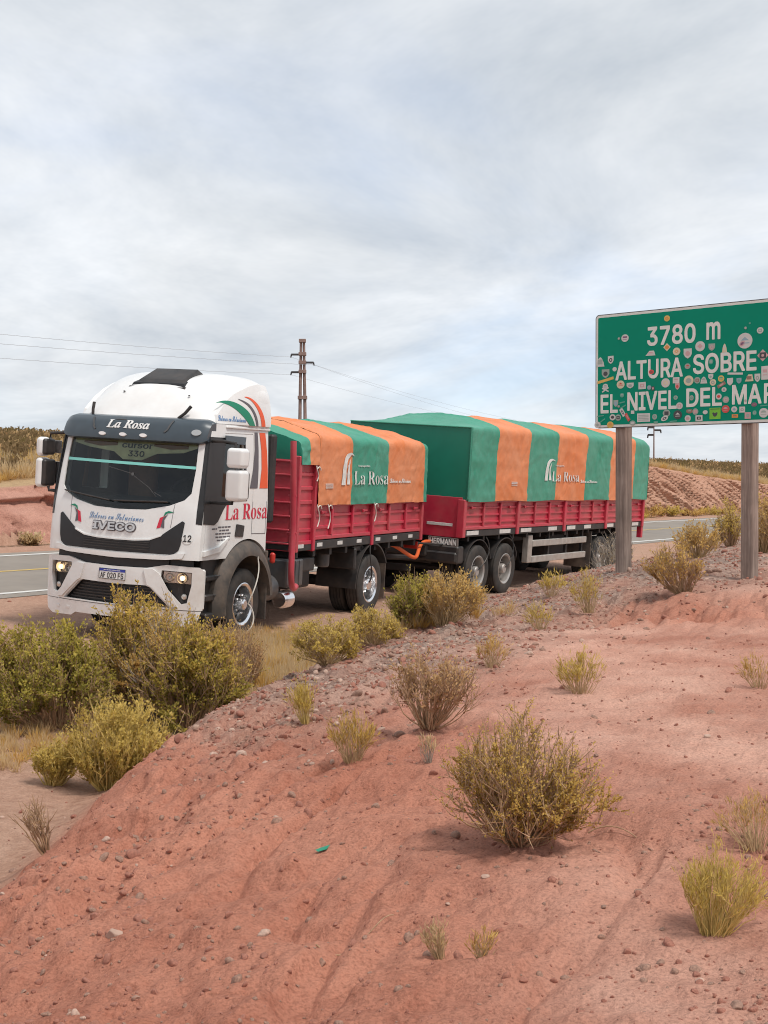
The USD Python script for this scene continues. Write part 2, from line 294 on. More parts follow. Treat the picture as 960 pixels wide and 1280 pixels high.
def height(x, y, fine=True):
    x, y = np.asarray(x, float), np.asarray(y, float)
    z, m, s = base_height(x, y); t, n = tn(x, y)
    rough = np.where(n > NB, 1.2, np.where(n > 16.8, 0.0, 0.28 + 0.72 * m)) * sstep(2.0, 3.2, np.hypot(x, y))
    z = z + rough * (0.10 * fb(x, y, 0.7, 3, 11) + 0.075 * fb(x, y, 2.6, 3, 12))
    if fine:
        sl_ = sstep(0.06, 0.16, np.hypot(base_height(x + 0.2, y)[0] - base_height(x - 0.2, y)[0], base_height(x, y + 0.2)[0] - base_height(x, y - 0.2)[0]) / 0.4) * m * (np.hypot(x, y) < 16)
        al, ac = 0.42 * x + 0.907 * y, 0.907 * x - 0.42 * y
        rill = (1 - np.abs(2 * fbm(np.stack([al * 1.5 + 0.35 * ac, ac * 0.35, np.full_like(x, 5.1)], -1), 4, 16) - 1) * 4.5).clip(0, 1)
        terr = (1 - np.abs(2 * fbm(np.stack([al * 0.45, ac * 2.2, np.full_like(x, 7.1)], -1), 4, 17) - 1) * 5).clip(0, 1)
        z = z - sl_ * (0.04 * rill + 0.075 * terr) + sl_ * (0.065 * fb(x, y, 7.0, 4, 18) + 0.045 * np.clip(fb(x, y, 4.2, 3, 19) * 4, -0.2, 0.5))
        lip = np.exp(-((s - 0.25) / 0.45) ** 2) * m * np.exp(-(np.clip(np.hypot(x, y) - 8, 0, 99) / 5) ** 2)
        z = z + rough * (0.055 * fb(x, y, 9, 3, 13) + 0.016 * fb(x, y, 34, 2, 14)) + lip * (0.42 * fb(x, y, 3.2, 4, 15))
    return z
def ground_at(u, v, lo=3.0, hi=60.0):
    """The ground point seen at a place of the photograph."""
    r = ray(u, v); d = np.exp(np.linspace(math.log(lo), math.log(hi), 1500)); P = EYEP + r * (d / r[1])[:, None]
    below = P[:, 2] < height(P[:, 0], P[:, 1], False); i = int(np.argmax(below)) if below.any() else len(d) - 1
    return P[i]

# soil: colour zones come with the mesh (gravel strip, dry verge), the rest is noise
def soil(name, base_lo, base_hi, spots, grav_lo=(0.17, 0.125, 0.105), grav_hi=(0.36, 0.27, 0.22), dry_lo=(0.24, 0.155, 0.105), dry_hi=(0.42, 0.295, 0.21), scale=1.0):
    return usdkit.material(stage, '/World/Looks/' + name, {
        'g': ('geometry', {}),
        'n1': ('noise_texture', {'scale': 0.9 * scale, 'detail': 6.0, 'roughness': 0.6}), 'n2': ('noise_texture', {'scale': 11 * scale, 'detail': 8.0, 'roughness': 0.72}), 'n3': ('noise_texture', {'scale': 70 * scale, 'detail': 4.0, 'roughness': 0.7}),
        'c1': ('rgb_ramp', {'ramp': [(0.36, base_lo), (0.62, base_hi)]}), 'c2': ('rgb_ramp', {'ramp': [(0.34, spots), (0.5, base_hi)]}),
        'm1': ('mix', {'fac': 0.42}), 'k3': ('rgb_ramp', {'ramp': [(0.32, (0.62,) * 3), (0.5, (1.0,) * 3), (0.72, (1.22,) * 3)]}), 'm2': ('mix', {'mix_type': 'multiply', 'fac': 0.9}),
        'ap': ('attribute', {'attribute': 'pale'}), 'cp': ('rgb_ramp', {'ramp': [(0.35, (0.39, 0.175, 0.122)), (0.62, (0.58, 0.335, 0.255))]}), 'mp': ('mix', {}), 'ag': ('attribute', {'attribute': 'gravel'}), 'ad': ('attribute', {'attribute': 'dry'}),
        'v': ('voronoi_texture', {'scale': 26 * scale}), 'cg': ('rgb_ramp', {'ramp': [(0.2, grav_lo), (0.8, grav_hi)]}), 'cd': ('rgb_ramp', {'ramp': [(0.3, dry_lo), (0.7, dry_hi)]}),
        'mg': ('mix', {}), 'md': ('mix', {}), 'p': ('principled_bsdf', {'roughness': 0.95, 'specular_ior_level': 0.15}),
        'hb': ('math', {'math_type': 'multiply_add', 'value2': 0.35}), 'b': ('bump', {'strength': 1.0, 'distance': 0.03 / scale})},
        [('g.position', 'n1.vector'), ('g.position', 'n2.vector'), ('g.position', 'n3.vector'), ('g.position', 'v.vector'), ('n1.fac', 'c1.fac'), ('n2.fac', 'c2.fac'), ('c1.color', 'm1.color1'), ('c2.color', 'm1.color2'),
         ('v.color', 'cg.fac'), ('n2.fac', 'cd.fac'), ('ag.fac', 'mg.fac'), ('n1.fac', 'cp.fac'), ('ap.fac', 'mp.fac'), ('m1.color', 'mp.color1'), ('cp.color', 'mp.color2'), ('mp.color', 'md.color1'), ('cd.color', 'md.color2'), ('ad.fac', 'md.fac'), ('md.color', 'mg.color1'), ('cg.color', 'mg.color2'),
         ('n3.fac', 'k3.fac'), ('mg.color', 'm2.color1'), ('k3.color', 'm2.color2'), ('m2.color', 'p.base_color'), ('n3.fac', 'hb.value1'), ('n2.fac', 'hb.value3'), ('hb.value', 'b.height'), ('b.normal', 'p.normal')], surface='p.BSDF')
M['soil'] = soil('red_soil', (0.32, 0.115, 0.073), (0.47, 0.208, 0.140), (0.27, 0.097, 0.062), dry_lo=(0.27, 0.160, 0.108), dry_hi=(0.47, 0.310, 0.225))
M['bank'] = soil('bank_soil', (0.36, 0.165, 0.120), (0.50, 0.27, 0.205), (0.27, 0.115, 0.085), dry_lo=(0.34, 0.23, 0.12), dry_hi=(0.50, 0.36, 0.20), scale=0.45)
M['hill'] = soil('hill_soil', (0.20, 0.125, 0.065), (0.34, 0.22, 0.115), (0.15, 0.10, 0.05), scale=0.3)

def grid_faces(nu, nv):
    i, j = np.meshgrid(np.arange(nu - 1), np.arange(nv - 1), indexing='ij'); a = (i * nv + j).ravel()
    return np.stack([a, a + nv, a + nv + 1, a + 1], -1)
def oriented_up(v, f):
    if np.cross(v[f[0, 1]] - v[f[0, 0]], v[f[0, 2]] - v[f[0, 0]])[2] < 0: f = f[:, ::-1]
    return f
def sheet(x, y, z, keep=None):
    f = oriented_up(np.stack([x.ravel(), y.ravel(), z.ravel()], -1), grid_faces(*x.shape)); v = np.stack([x.ravel(), y.ravel(), z.ravel()], -1)
    if keep is not None:
        k = keep.ravel(); f = f[k[f].all(1)]; u = np.unique(f); mp = np.full(len(v), -1); mp[u] = np.arange(len(u)); return v[u], mp[f], u
    return v, f, np.arange(len(v))
GZ = np.array([(215, 905), (290, 852), (380, 828), (500, 783), (640, 736), (770, 704), (860, 688), (985, 655), (985, 726), (850, 741), (740, 762), (640, 800), (575, 838), (500, 868), (420, 885), (345, 925), (270, 925)], float)
GPOLY = Polygon([tuple(ground_at(u, v)[:2]) for u, v in GZ]).buffer(0)

def in_gravel(x, y):
    return shapely.contains_xy(GPOLY, x, y)
def zones(x, y):
    wob = np.stack([x + 0.9 * fb(x, y, 1.6, 3, 31), y + 1.2 * fb(x, y, 1.6, 3, 32)])
    g = sum(in_gravel(wob[0] + 0.55 * math.cos(k * 2.4) * (0.3 + k / 8), wob[1] + 1.3 * math.sin(k * 2.4) * (0.3 + k / 8)) * 1.0 for k in range(8)) / 8 * (0.62 + 0.9 * fb(x, y, 3.0, 3, 33))
    _, m, s = base_height(x, y); dry = (1 - sstep(0.05, 0.8, m)) * (0.80 + 0.5 * fb(x, y, 0.8, 3, 34))
    return np.clip(g * 1.25, 0, 0.95), np.clip(dry, 0, 0.95)
ang = np.radians(np.r_[np.linspace(-36, -17, 60), np.linspace(-16.9, 16.9, 640), np.linspace(17, 36, 60)])
dist = np.exp(np.linspace(math.log(2.3), math.log(190), 920))
A, R = np.meshgrid(ang, dist, indexing='ij'); gx, gy = R * np.sin(A), R * np.cos(A)
gz = height(gx, gy); e_ = 0.15; gr_ = np.hypot(base_height(gx + e_, gy)[0] - base_height(gx - e_, gy)[0], base_height(gx, gy + e_)[0] - base_height(gx, gy - e_)[0]) / (2 * e_)
pale = np.clip((1 - sstep(0.05, 0.19, gr_)) * (0.9 + 1.1 * fb(gx, gy, 1.1, 4, 35)), 0, 1); _, gn = tn(gx, gy); gg, gd = zones(gx, gy)
v, f, u = sheet(gx, gy, gz, gn < NB + 0.25)
tag(obj('ground', (v, f), M['soil'], None, True, gravel=gg.ravel()[u], dry=gd.ravel()[u], pale=pale.ravel()[u]), kind='structure')
# the wide plain around the viewer
ax = np.r_[-np.geomspace(1500, 4, 60), np.linspace(-3.5, 3.5, 12), np.geomspace(4, 1500, 60)]
px, py = np.meshgrid(ax, ax, indexing='ij'); pz = height(px, py, False)
front = (np.abs(np.degrees(np.arctan2(px, py))) < 35) & (np.hypot(px, py) > 2.6)
pz = np.where(front, pz - 0.5 - 0.004 * np.hypot(px, py), pz - 0.04)
v, f, u = sheet(px, py, pz)
tag(obj('plain', (v, f), M['soil'], None, True, gravel=np.zeros(len(v)), dry=np.full(len(v), 0.5)), kind='structure')

# cut bank on the far side of the road, with slanting ledges
tt = np.r_[np.linspace(-25, 14, 40), np.arange(14.1, 100, 0.11), np.linspace(100.5, 190, 160)]; nn = np.r_[np.linspace(NB - 0.4, NB + 3.4, 74), np.linspace(NB + 3.5, NB + 9, 30)]
T, N = np.meshgrid(tt, nn, indexing='ij'); bx, by = T * D_[0] + N * N_[0], T * D_[1] + N * N_[1]
bz, _, _ = base_height(bx, by)
hc = np.interp(T, HC_T, HC_H); w = 0.25 + hc * 0.85; k = (N - NB) / w; face = sstep(-0.05, 0.12, k) * (1 - sstep(0.9, 1.1, k))
zr = bz - 0.79; right = sstep(38, 50, T)
sl = fbm(np.stack([(T + 0.95 * zr) * 1.7, (T - 0.9 * zr) * 0.22, np.full_like(T, 1.5)], -1), 4, 41)
ridge = (1 - np.abs(2 * sl - 1) * 3.0).clip(0, 1) ** 1.3
blk = fbm(np.stack([T * 0.8, zr * 2.0, N * 0.3], -1), 4, 42) - 0.5
crack = (1 - np.abs(2 * fbm(np.stack([(T - 0.5 * zr) * 0.9, zr * 0.7, np.full_like(T, 3.3)], -1), 4, 43) - 1) * 7).clip(0, 1)
ledge = np.exp(-((k - 0.80) / 0.07) ** 2)
push = face * (right * (0.62 * ridge + 0.25 * blk - 0.15) + (1 - right) * (0.75 * blk - 0.40 * crack + 0.32 * ledge))
top = sstep(0.9, 1.3, k)
bz = bz + top * (0.22 * fb(bx, by, 0.45, 4, 44)) + face * 0.10 * blk
bx, by = bx - N_[0] * push, by - N_[1] * push
v, f, u = sheet(bx, by, bz)
tag(obj('cut_bank', (v, f), M['bank'], None, True, gravel=(0 * k).ravel(), dry=np.clip(top * 0.9 + (1 - sstep(-0.1, 0.06, k)) * 0.7 + 0.25 * right * face, 0, 1).ravel()), kind='structure')
# scrubland rising behind it
ha = np.radians(np.linspace(-40, 40, 420)); hd = np.exp(np.linspace(math.log(30), math.log(1600), 330))
A, R = np.meshgrid(ha, hd, indexing='ij'); hx, hy = R * np.sin(A), R * np.cos(A); ht, hn = tn(hx, hy); hz, _, _ = base_height(hx, hy)
hz = hz + 0.5 * fb(hx, hy, 0.08, 4, 51) * sstep(NB + 6, NB + 20, hn) + 0.22 * fb(hx, hy, 0.45, 3, 44) - 0.12 * (1 - sstep(NB + 8, NB + 10, hn))
v, f, u = sheet(hx, hy, hz, hn > NB + 7.0)
tag(obj('scrub_hill', (v, f), M['hill'], None, True, gravel=np.zeros(len(v)), dry=np.zeros(len(v))), kind='structure')
def far_height(x, y):
    x, y = np.asarray(x, float), np.asarray(y, float); t, n = tn(x, y); z, _, _ = base_height(x, y)
    return z + 0.5 * fb(x, y, 0.08, 4, 51) * sstep(NB + 6, NB + 20, n) + 0.22 * fb(x, y, 0.45, 3, 44) * (n > NB + 3)

# ---------------------------------------------------------------- road
def strip(n0, n1, lift, t0=-120, t1=420, step=2.0, wob=0.0):
    t = np.arange(t0, t1, step); n = np.linspace(n0, n1, 5); T, N = np.meshgrid(t, n, indexing='ij')
    N = N + wob * fb(T, N * 0 + n0, 0.6, 3, 61) 
    x, y = T * D_[0] + N * N_[0], T * D_[1] + N * N_[1]; return sheet(x, y, plane(x, y) + lift)[:2]
tag(obj('road', strip(17.85, 23.75, 0.014, step=0.6, wob=0.12), M['asphalt'], None, True), kind='structure')
tag(obj('road_marking', strip(18.22, 18.36, 0.019), M['line_white'], None, True), kind='structure')
tag(obj('road_marking', strip(23.20, 23.34, 0.019), M['line_white'], None, True), kind='structure')
tag(obj('road_marking', strip(20.86, 20.99, 0.019), M['line_yellow'], None, True), kind='structure')

#__VEHICLES__
# ---------------------------------------------------------------- vehicles: frames (columns: back, left, up)
R_T = np.array([[0.38245, 0.92229, 0.05579], [0.92397, -0.38155, -0.02637], [0.00303, -0.06164, 0.99809]]); O_T = np.array([-3.7074, 19.8105, 0.0])
R_Q = np.array([[0.49014, 0.86926, 0.06441], [0.87164, -0.48906, -0.03263], [-0.00314, -0.07214, 0.99739]]); O_Q = np.array([0.2917, 28.1949, 0.0571])
def frame(Rm, O):
    m = Gf.Matrix4d(1.0)
    for i, ax_ in enumerate((-Rm[:, 0], Rm[:, 1], Rm[:, 2])): m.SetRow(i, Gf.Vec4d(*map(float, ax_), 0))
    m.SetRow(3, Gf.Vec4d(*map(float, O), 1)); return m

# --- truck
truck = thing('truck', 'white cab lorry with crimson slatted cargo bed parked on the verge', 'truck', mat=frame(R_T, O_T))
zk = [0.9, 1.2, 1.5, 1.85, 2.3, 2.75, 3.05, 3.2]; lk = [-0.05, -0.06, -0.045, -0.005, 0.09, 0.195, 0.28, 0.32]
def Lf(w, z):
    a = np.abs(w); return np.interp(z, zk, lk) + 0.105 * w * w + 0.05 * (np.clip(a - 1.06, 0, None) / 0.14) ** 3
def Ws(z): return 1.2 - 0.05 * np.clip(np.asarray(z) - 1.95, 0, None) ** 1.2
def front_map(w, z, LF=None):
    LF = LF or Lf; e = 1e-3; L = LF(w, z); gw = (LF(w + e, z) - LF(w - e, z)) / (2 * e); gz_ = (LF(w, z + e) - LF(w, z - e)) / (2 * e)
    n = np.stack([-np.ones_like(L), gw, gz_], -1); n /= np.linalg.norm(n, axis=-1, keepdims=True); return np.stack([L, w, z], -1), n
def side_map(sg):
    def f(l, z):
        w = Ws(z); return np.stack([l, sg * w, z], -1), np.stack([0 * l, sg + 0 * l, 0.06 * (z > 1.95)], -1)
    return f
def cab_solid(z0, z1, off=0.0, nz=26, rear=2.10):
    zs = np.linspace(z0, z1, nz); w = np.linspace(-1, 1, 71); w = np.sign(w) * (1 - (1 - np.abs(w)) ** 1.35)
    rings = []
    for z in zs:
        W = Ws(z) - off; fw = w * W; fl = Lf(w * Ws(z), np.full_like(w, z)) + off
        lt = np.linspace(fl[-1], rear - off - 0.03, 12)[1:]
        rings.append(np.vstack([np.c_[fl, fw], np.c_[lt, np.full(11, W)], [[rear - off, W - 0.03]], [[rear - off, -W + 0.03]], np.c_[lt[::-1], np.full(11, -W)]]))
    n = len(rings[0]); vv = np.vstack([np.c_[r, np.full(n, z)] for r, z in zip(rings, zs)])
    F = []
    for k in range(nz - 1):
        i = np.arange(n); j = (i + 1) % n; a = k * n
        F += [np.stack([a + i, a + j, a + n + j], -1), np.stack([a + i, a + n + j, a + n + i], -1)]
    for k in (0, nz - 1):
        c = len(vv); vv = np.vstack([vv, [[1.0, 0, zs[k]]]]); i = np.arange(n); F.append(np.stack([k * n + i, k * n + (i + 1) % n, np.full(n, c)], -1))
        if k == 0: F[-1] = F[-1][:, ::-1]
    m = fix(trimesh.Trimesh(vv, np.vstack(F), process=False))
    return manifold3d.Manifold(manifold3d.Mesh(np.array(m.vertices, np.float32), np.array(m.faces, np.uint32)))
def prism_l(poly, l0, l1):  # outline in (w, z), along l
    m = extr(poly, 1.0); q = m.to_mesh(); v = q.vert_properties[:, :3]; P = np.stack([l0 + (l1 - l0) * v[:, 2], v[:, 0], v[:, 1]], -1)
    t = fix(trimesh.Trimesh(P, q.tri_verts, process=False)); return manifold3d.Manifold(manifold3d.Mesh(np.array(t.vertices, np.float32), np.array(t.faces, np.uint32)))
def prism_w(poly, w0, w1):  # outline in (l, z), along w
    m = extr(poly, 1.0); q = m.to_mesh(); v = q.vert_properties[:, :3]; P = np.stack([v[:, 0], w0 + (w1 - w0) * v[:, 2], v[:, 1]], -1)
    t = fix(trimesh.Trimesh(P, q.tri_verts, process=False)); return manifold3d.Manifold(manifold3d.Mesh(np.array(t.vertices, np.float32), np.array(t.faces, np.uint32)))
def mirror(pts): return pts + [(-a, b) for a, b in pts[::-1]]
WS = Polygon(mirror([(0.0, 1.815), (0.41, 1.83), (0.75, 1.905), (0.95, 1.99), (1.035, 2.09), (1.045, 2.4), (1.02, 2.84)]))
WIN = Polygon([(0.66, 2.06), (1.36, 2.03), (1.33, 2.82), (0.78, 2.80)]).buffer(-0.03).buffer(0.03)
arch_cut = manifold3d.Manifold.cylinder(3.0, 0.90, 0.90, 64, True).rotate([90, 0, 0]).translate([1.5, 0, 0.55])
cab = cab_solid(1.2, 3.05)
cab = cab - arch_cut - cab_solid(1.80, 2.98, 0.10) - prism_l(WS.buffer(-0.01), -1, 1.0) - prism_w(WIN, 0.9, 1.4) - prism_w(WIN, -1.4, -0.9)
for sg in (1, -1):   # shut lines of the door
    for P in ([(0.23, 1.25), (0.239, 1.25), (0.30, 1.85), (0.291, 1.85)], [(1.60, 1.46), (1.608, 1.46), (1.608, 2.93), (1.60, 2.93)], [(0.78, 2.925), (1.605, 2.935), (1.605, 2.943), (0.78, 2.933)]):
        cab = cab - prism_w(Polygon(P), sg * 1.13, sg * 1.3)
V('cab_body', cab, M['white'], truck, 28)
V('cab_lining', cab_solid(1.802, 2.978, 0.102) - cab_solid(1.83, 2.95, 0.125) - prism_l(WS, -1, 1.0) - prism_w(WIN, 0.9, 1.4) - prism_w(WIN, -1.4, -0.9), M['inside'], truck, 28)
V('dashboard', cat(rbox(0.40, 0.72, -0.98, 0.98, 1.82, 1.99, 0.06), rbox(0.46, 0.74, 0.25, 0.85, 1.85, 2.10, 0.06)), M['dash'], truck)
sw = lathe([(0.22 + 0.018 * math.cos(a), 0.018 * math.sin(a)) for a in np.linspace(0, 2 * np.pi, 10)[:-1]], 'z', 32)
sw.apply_transform(trimesh.transformations.rotation_matrix(math.radians(-38), [0, 1, 0])); sw.apply_translation([0.82, 0.55, 2.14]); V('steering_wheel', cat(sw, tube([(0.6, .55, 1.98), (0.82, .55, 2.14)], 0.03)), M['dash'], truck)
for w0 in (-0.80, 0.30): V('seat', cat(rbox(1.0, 1.5, w0, w0 + 0.5, 1.75, 1.95, 0.07), rbox(1.38, 1.55, w0 + 0.02, w0 + 0.48, 1.85, 2.62, 0.07)), M['seat'], truck)
V('rear_curtain', cbox(1.93, 1.97, -1.05, 1.05, 1.80, 2.95), M['inside'], truck)
# brown curtain tied back at the driver's window and fringed pelmet behind the windscreen
cv_ = [(1.32, 1.09, 2.92), (1.31, 1.08, 2.6), (1.33, 1.07, 2.3), (1.36, 1.06, 2.0)]
Vs('side_curtain', [tube(smooth_path(np.array(cv_) + [k * -0.045, 0.012 * (-1) ** k, 0], 14), 0.03, 7, 0.022) for k in range(4)], M['seat'], truck)
V('windscreen', pane(WS.buffer(0.012), front_map, -0.022, 0.09), M['glass'], truck, 28)
def Lin(w, z): return Lf(w * 1.0, z) + 0.045
imap = lambda a, b: front_map(a, b, Lin)
pel = Polygon([(-0.98, 2.80), (0.98, 2.80), (0.98, 2.70), (0.80, 2.63), (0.42, 2.60), (0.20, 2.50), (-0.10, 2.50), (-0.26, 2.60), (-0.70, 2.645), (-0.98, 2.70)])
V('pelmet', patch(pel, imap, -0.01, 0.0), M['curtain'], truck)
for x0, x1 in ((-0.80, -0.22), (0.36, 0.86)):
    V('pelmet_fringe', patch(Polygon([(x0, 2.73), (x1, 2.73), (x1, 2.685), ((x0 + x1) / 2, 2.665), (x0, 2.70)]), imap, 0.004, 0.014), M['fringe'], truck)
V('pelmet_lettering', cat([patch(place(text_poly(s, 'sans', 0.02), a, b, z, h), imap, 0.004, 0.009, 0.05) for s, a, b, z, h in (('cursor', -0.14, 0.34, 2.66, 0.075), ('330', -0.02, 0.23, 2.545, 0.075))]), M['print_dark'], truck)
V('sun_strip', patch(Polygon([(-1.02, 2.44), (1.02, 2.415), (1.02, 2.452), (-1.02, 2.478)]), imap, 0.02, 0.026), M['strip'], truck)
V('windscreen_mark', cat([patch(Point(0.12, 2.31).buffer(0.022, 8), front_map, -0.018, -0.016)] + [patch(Polygon([(a[0], a[1]), (b[0], b[1]), (b[0], b[1] + 0.005), (a[0], a[1] + 0.006)]), front_map, -0.018, -0.0165, 0.08) for a, b in (((0.12, 2.31), (-0.28, 2.39)), ((0.12, 2.30), (0.40, 2.14)), ((0.40, 2.14), (0.53, 2.02)), ((0.49, 2.08), (0.60, 2.03)))]), M['tank'], truck)
# wipers
for a, b, c in (((-0.15, 1.93), (-0.95, 2.02), (-0.95, 2.02)), ((-0.08, 1.93), (0.72, 1.96), (0.7, 1.96))):
    P = [front_map(np.array([a[0] + (b[0] - a[0]) * t]), np.array([a[1] + (b[1] - a[1]) * t])) for t in np.linspace(0, 1, 9)]
    V('wiper', cat(tube([p[0] + n[0] * 0.03 for p, n in P], 0.011, 6), tube([p[0] + n[0] * 0.008 for p, n in P[3:]], 0.012, 6)), M['black'], truck)
# roof fairing
hk = [(0.28, 0.0), (0.38, 0.12), (0.5, 0.27), (0.65, 0.42), (0.8, 0.53), (1.0, 0.635), (1.2, 0.695), (1.4, 0.735), (1.6, 0.755), (1.85, 0.75), (2.0, 0.725), (2.08, 0.66)]
from scipy.interpolate import PchipInterpolator
HK = PchipInterpolator(*zip(*hk))
def roof(l, a):
    """a: angle round the crown, 0 = left eave, pi = right eave."""
    h = HK(l); pw = np.interp(l, [0.3, 0.8, 1.5, 2.1], [2.0, 2.5, 4.2, 5.5]); hw = np.interp(l, [0.3, 0.45, 0.7, 1.2, 1.7], [0.98, 1.06, 1.10, 1.13, 1.16])
    c, s = np.cos(a), np.sin(a); r = (np.abs(c) ** pw + np.abs(s) ** pw) ** (-1 / pw); z = 3.03 + h * np.clip(s * r, 0, None)
    return np.stack([l + 0.10 * (c * r) ** 2 * np.interp(l, [0.3, 1.2], [1.0, 0]), hw * c * r, z], -1)
ll = np.linspace(0.28, 2.08, 60); aa = np.linspace(0, np.pi, 61); LL, AA = np.meshgrid(ll, aa, indexing='ij')
P = roof(LL.ravel(), AA.ravel()).reshape(60, 61, 3); vv = P.reshape(-1, 3); F = [grid_faces(60, 61)]
tri = np.vstack([F[0][:, [0, 1, 2]], F[0][:, [0, 2, 3]]]); c = len(vv); vv = np.vstack([vv, P[-1].mean(0)])
tri = np.vstack([tri, [[59 * 61 + i, 59 * 61 + i + 1, c] for i in range(60)]])
rf = trimesh.Trimesh(vv, tri, process=False)
if rf.face_normals[30 * 60 + 30][2] < 0: rf.invert()
V('roof_fairing', rf, M['white'], truck, 35)
for sg in (1, -1):  # raised wings at the sides of the fairing
    wing = Polygon([(0.62, 3.06), (0.66, 3.18), (0.88, 3.36), (1.1, 3.48), (1.45, 3.60), (1.8, 3.66), (2.03, 3.65), (2.08, 3.5), (2.08, 3.06)])
    def wm(l, z, sg=sg):
        t = np.clip((z - 3.06) / 0.65, 0, 1); fr = np.clip((l - 0.60) / 0.8, 0, 1)
        return np.stack([l, sg * (1.075 + 0.09 * fr - 0.13 * t ** 2.2 - 0.10 * (1 - fr) * t), z], -1), np.stack([0 * l, sg + 0 * l, 0.35 * t], -1)
    V('fairing_wing', patch(wing.buffer(-0.02).buffer(0.02), wm, -0.05, 0.018, 0.05), M['white'], truck, 40)
    if sg > 0:
        WM = wm
for sg in (1, -1):  # gutter strip between door and fairing
    V('roof_gutter', cat(cbox(0.80, 2.10, sg * 1.12, sg * 1.172, 3.0, 3.035, 0.01)), M['arch'] if sg < 0 else M['white'], truck)
def stripe_patch(name, pts, m, fmap, d=0.020, parent=truck, step=0.05):
    V(name, patch(Polygon(pts), fmap, d, d + 0.003, step), m, parent)
def arc_band(P0, P1):  # two polylines -> polygon
    return [tuple(p) for p in smooth_path(P0, 18)] + [tuple(p) for p in smooth_path(P1, 18)[::-1]]
stripe_patch('roof_stripe', arc_band([(0.64, 3.33), (0.98, 3.38), (1.35, 3.27), (1.58, 3.06)], [(0.64, 3.33), (0.95, 3.32), (1.22, 3.2), (1.42, 3.06)]), M['print_green'], WM)
stripe_patch('roof_stripe', arc_band([(1.18, 3.42), (1.45, 3.34), (1.62, 3.2), (1.68, 3.06)], [(1.18, 3.41), (1.42, 3.31), (1.57, 3.17), (1.62, 3.06)]), M['print_grey'], WM)
stripe_patch('roof_stripe', arc_band([(1.33, 3.46), (1.62, 3.40), (1.82, 3.24), (1.90, 3.06)], [(1.33, 3.45), (1.58, 3.36), (1.73, 3.2), (1.78, 3.06)]), M['print_orange'], WM)
V('roof_lettering', patch(place(text_poly('Lideres en Soluciones', 'script'), 0.66, 1.32, 3.10, 0.085), WM, 0.020, 0.023), M['print_blue'], truck)
SD = side_map(1)
stripe_patch('door_stripe', [(1.64, 2.97), (1.73, 2.97), (1.76, 2.72), (1.76, 2.45), (1.735, 2.17), (1.50, 2.17), (1.60, 2.45), (1.645, 2.72)], M['print_grey'], SD, 0.003)
stripe_patch('door_stripe', [(1.79, 2.97), (1.97, 2.97), (2.02, 2.72), (2.05, 2.45), (2.055, 2.17), (1.80, 2.17), (1.86, 2.45), (1.85, 2.72)], M['print_orange'], SD, 0.003)
V('door_lettering', patch(place(text_poly('La Rosa', 'serif', -0.012), 0.80, 2.06, 1.735, 0.235), SD, 0.003, 0.006), M['print_red'], truck)
V('number_disc', patch(Point(1.045, 1.49).buffer(0.075, 24), front_map, 0.003, 0.006), M['plate'], truck)
V('number', patch(place(text_poly('12', 'sans', 0.03), 0.99, 1.10, 1.45, 0.085), front_map, 0.007, 0.010), M['print_dark'], truck)
# small print on the door: rows of short words
rows = []
for k, (a, b, z) in enumerate([(0.45, 0.58, 1.62), (0.62, 0.96, 1.64), (0.66, 0.92, 1.595), (0.55, 0.98, 1.55), (0.56, 0.98, 1.505), (0.60, 0.96, 1.46)]):
    x = a
    while x < b:
        l = 0.05 + 0.05 * rng.random(); rows.append(patch(sbox(x, z - 0.010, min(x + l, b + 0.01), z + 0.010), SD, 0.002, 0.004)); x += l + 0.018
V('door_small_print', cat(rows), M['print_grey'], truck)
V('door_handle', patch(Polygon([(1.12, 1.51), (1.33, 1.50), (1.35, 1.63), (1.15, 1.655)]).buffer(0.015), SD, -0.02, 0.012), M['black'], truck)
V('side_hatch', cat([patch(Polygon(p), SD, -0.004, 0.004) for p in ([(1.60, 1.52), (2.03, 1.51), (2.03, 1.518), (1.60, 1.528)], [(1.60, 1.52), (1.606, 1.52), (1.606, 1.98), (1.60, 1.98)], [(2.026, 1.51), (2.032, 1.51), (2.032, 1.98), (2.026, 1.98)])]), M['print_grey'], truck)
Vs('door_moulding', [patch(Polygon([(0.22, 1.32), (0.62, 1.37), (0.90, 1.50), (0.88, 1.455), (0.66, 1.30), (0.22, 1.255)]), side_map(sg), 0.0, 0.03) for sg in (1, -1)], M['white'], truck, 40)
SIDE_OK = Polygon([(float(Lf(Ws(z), z)) - 0.025, z) for z in np.linspace(1.2, 3.0, 20)] + [(2.1, 3.0), (2.1, 1.2)])
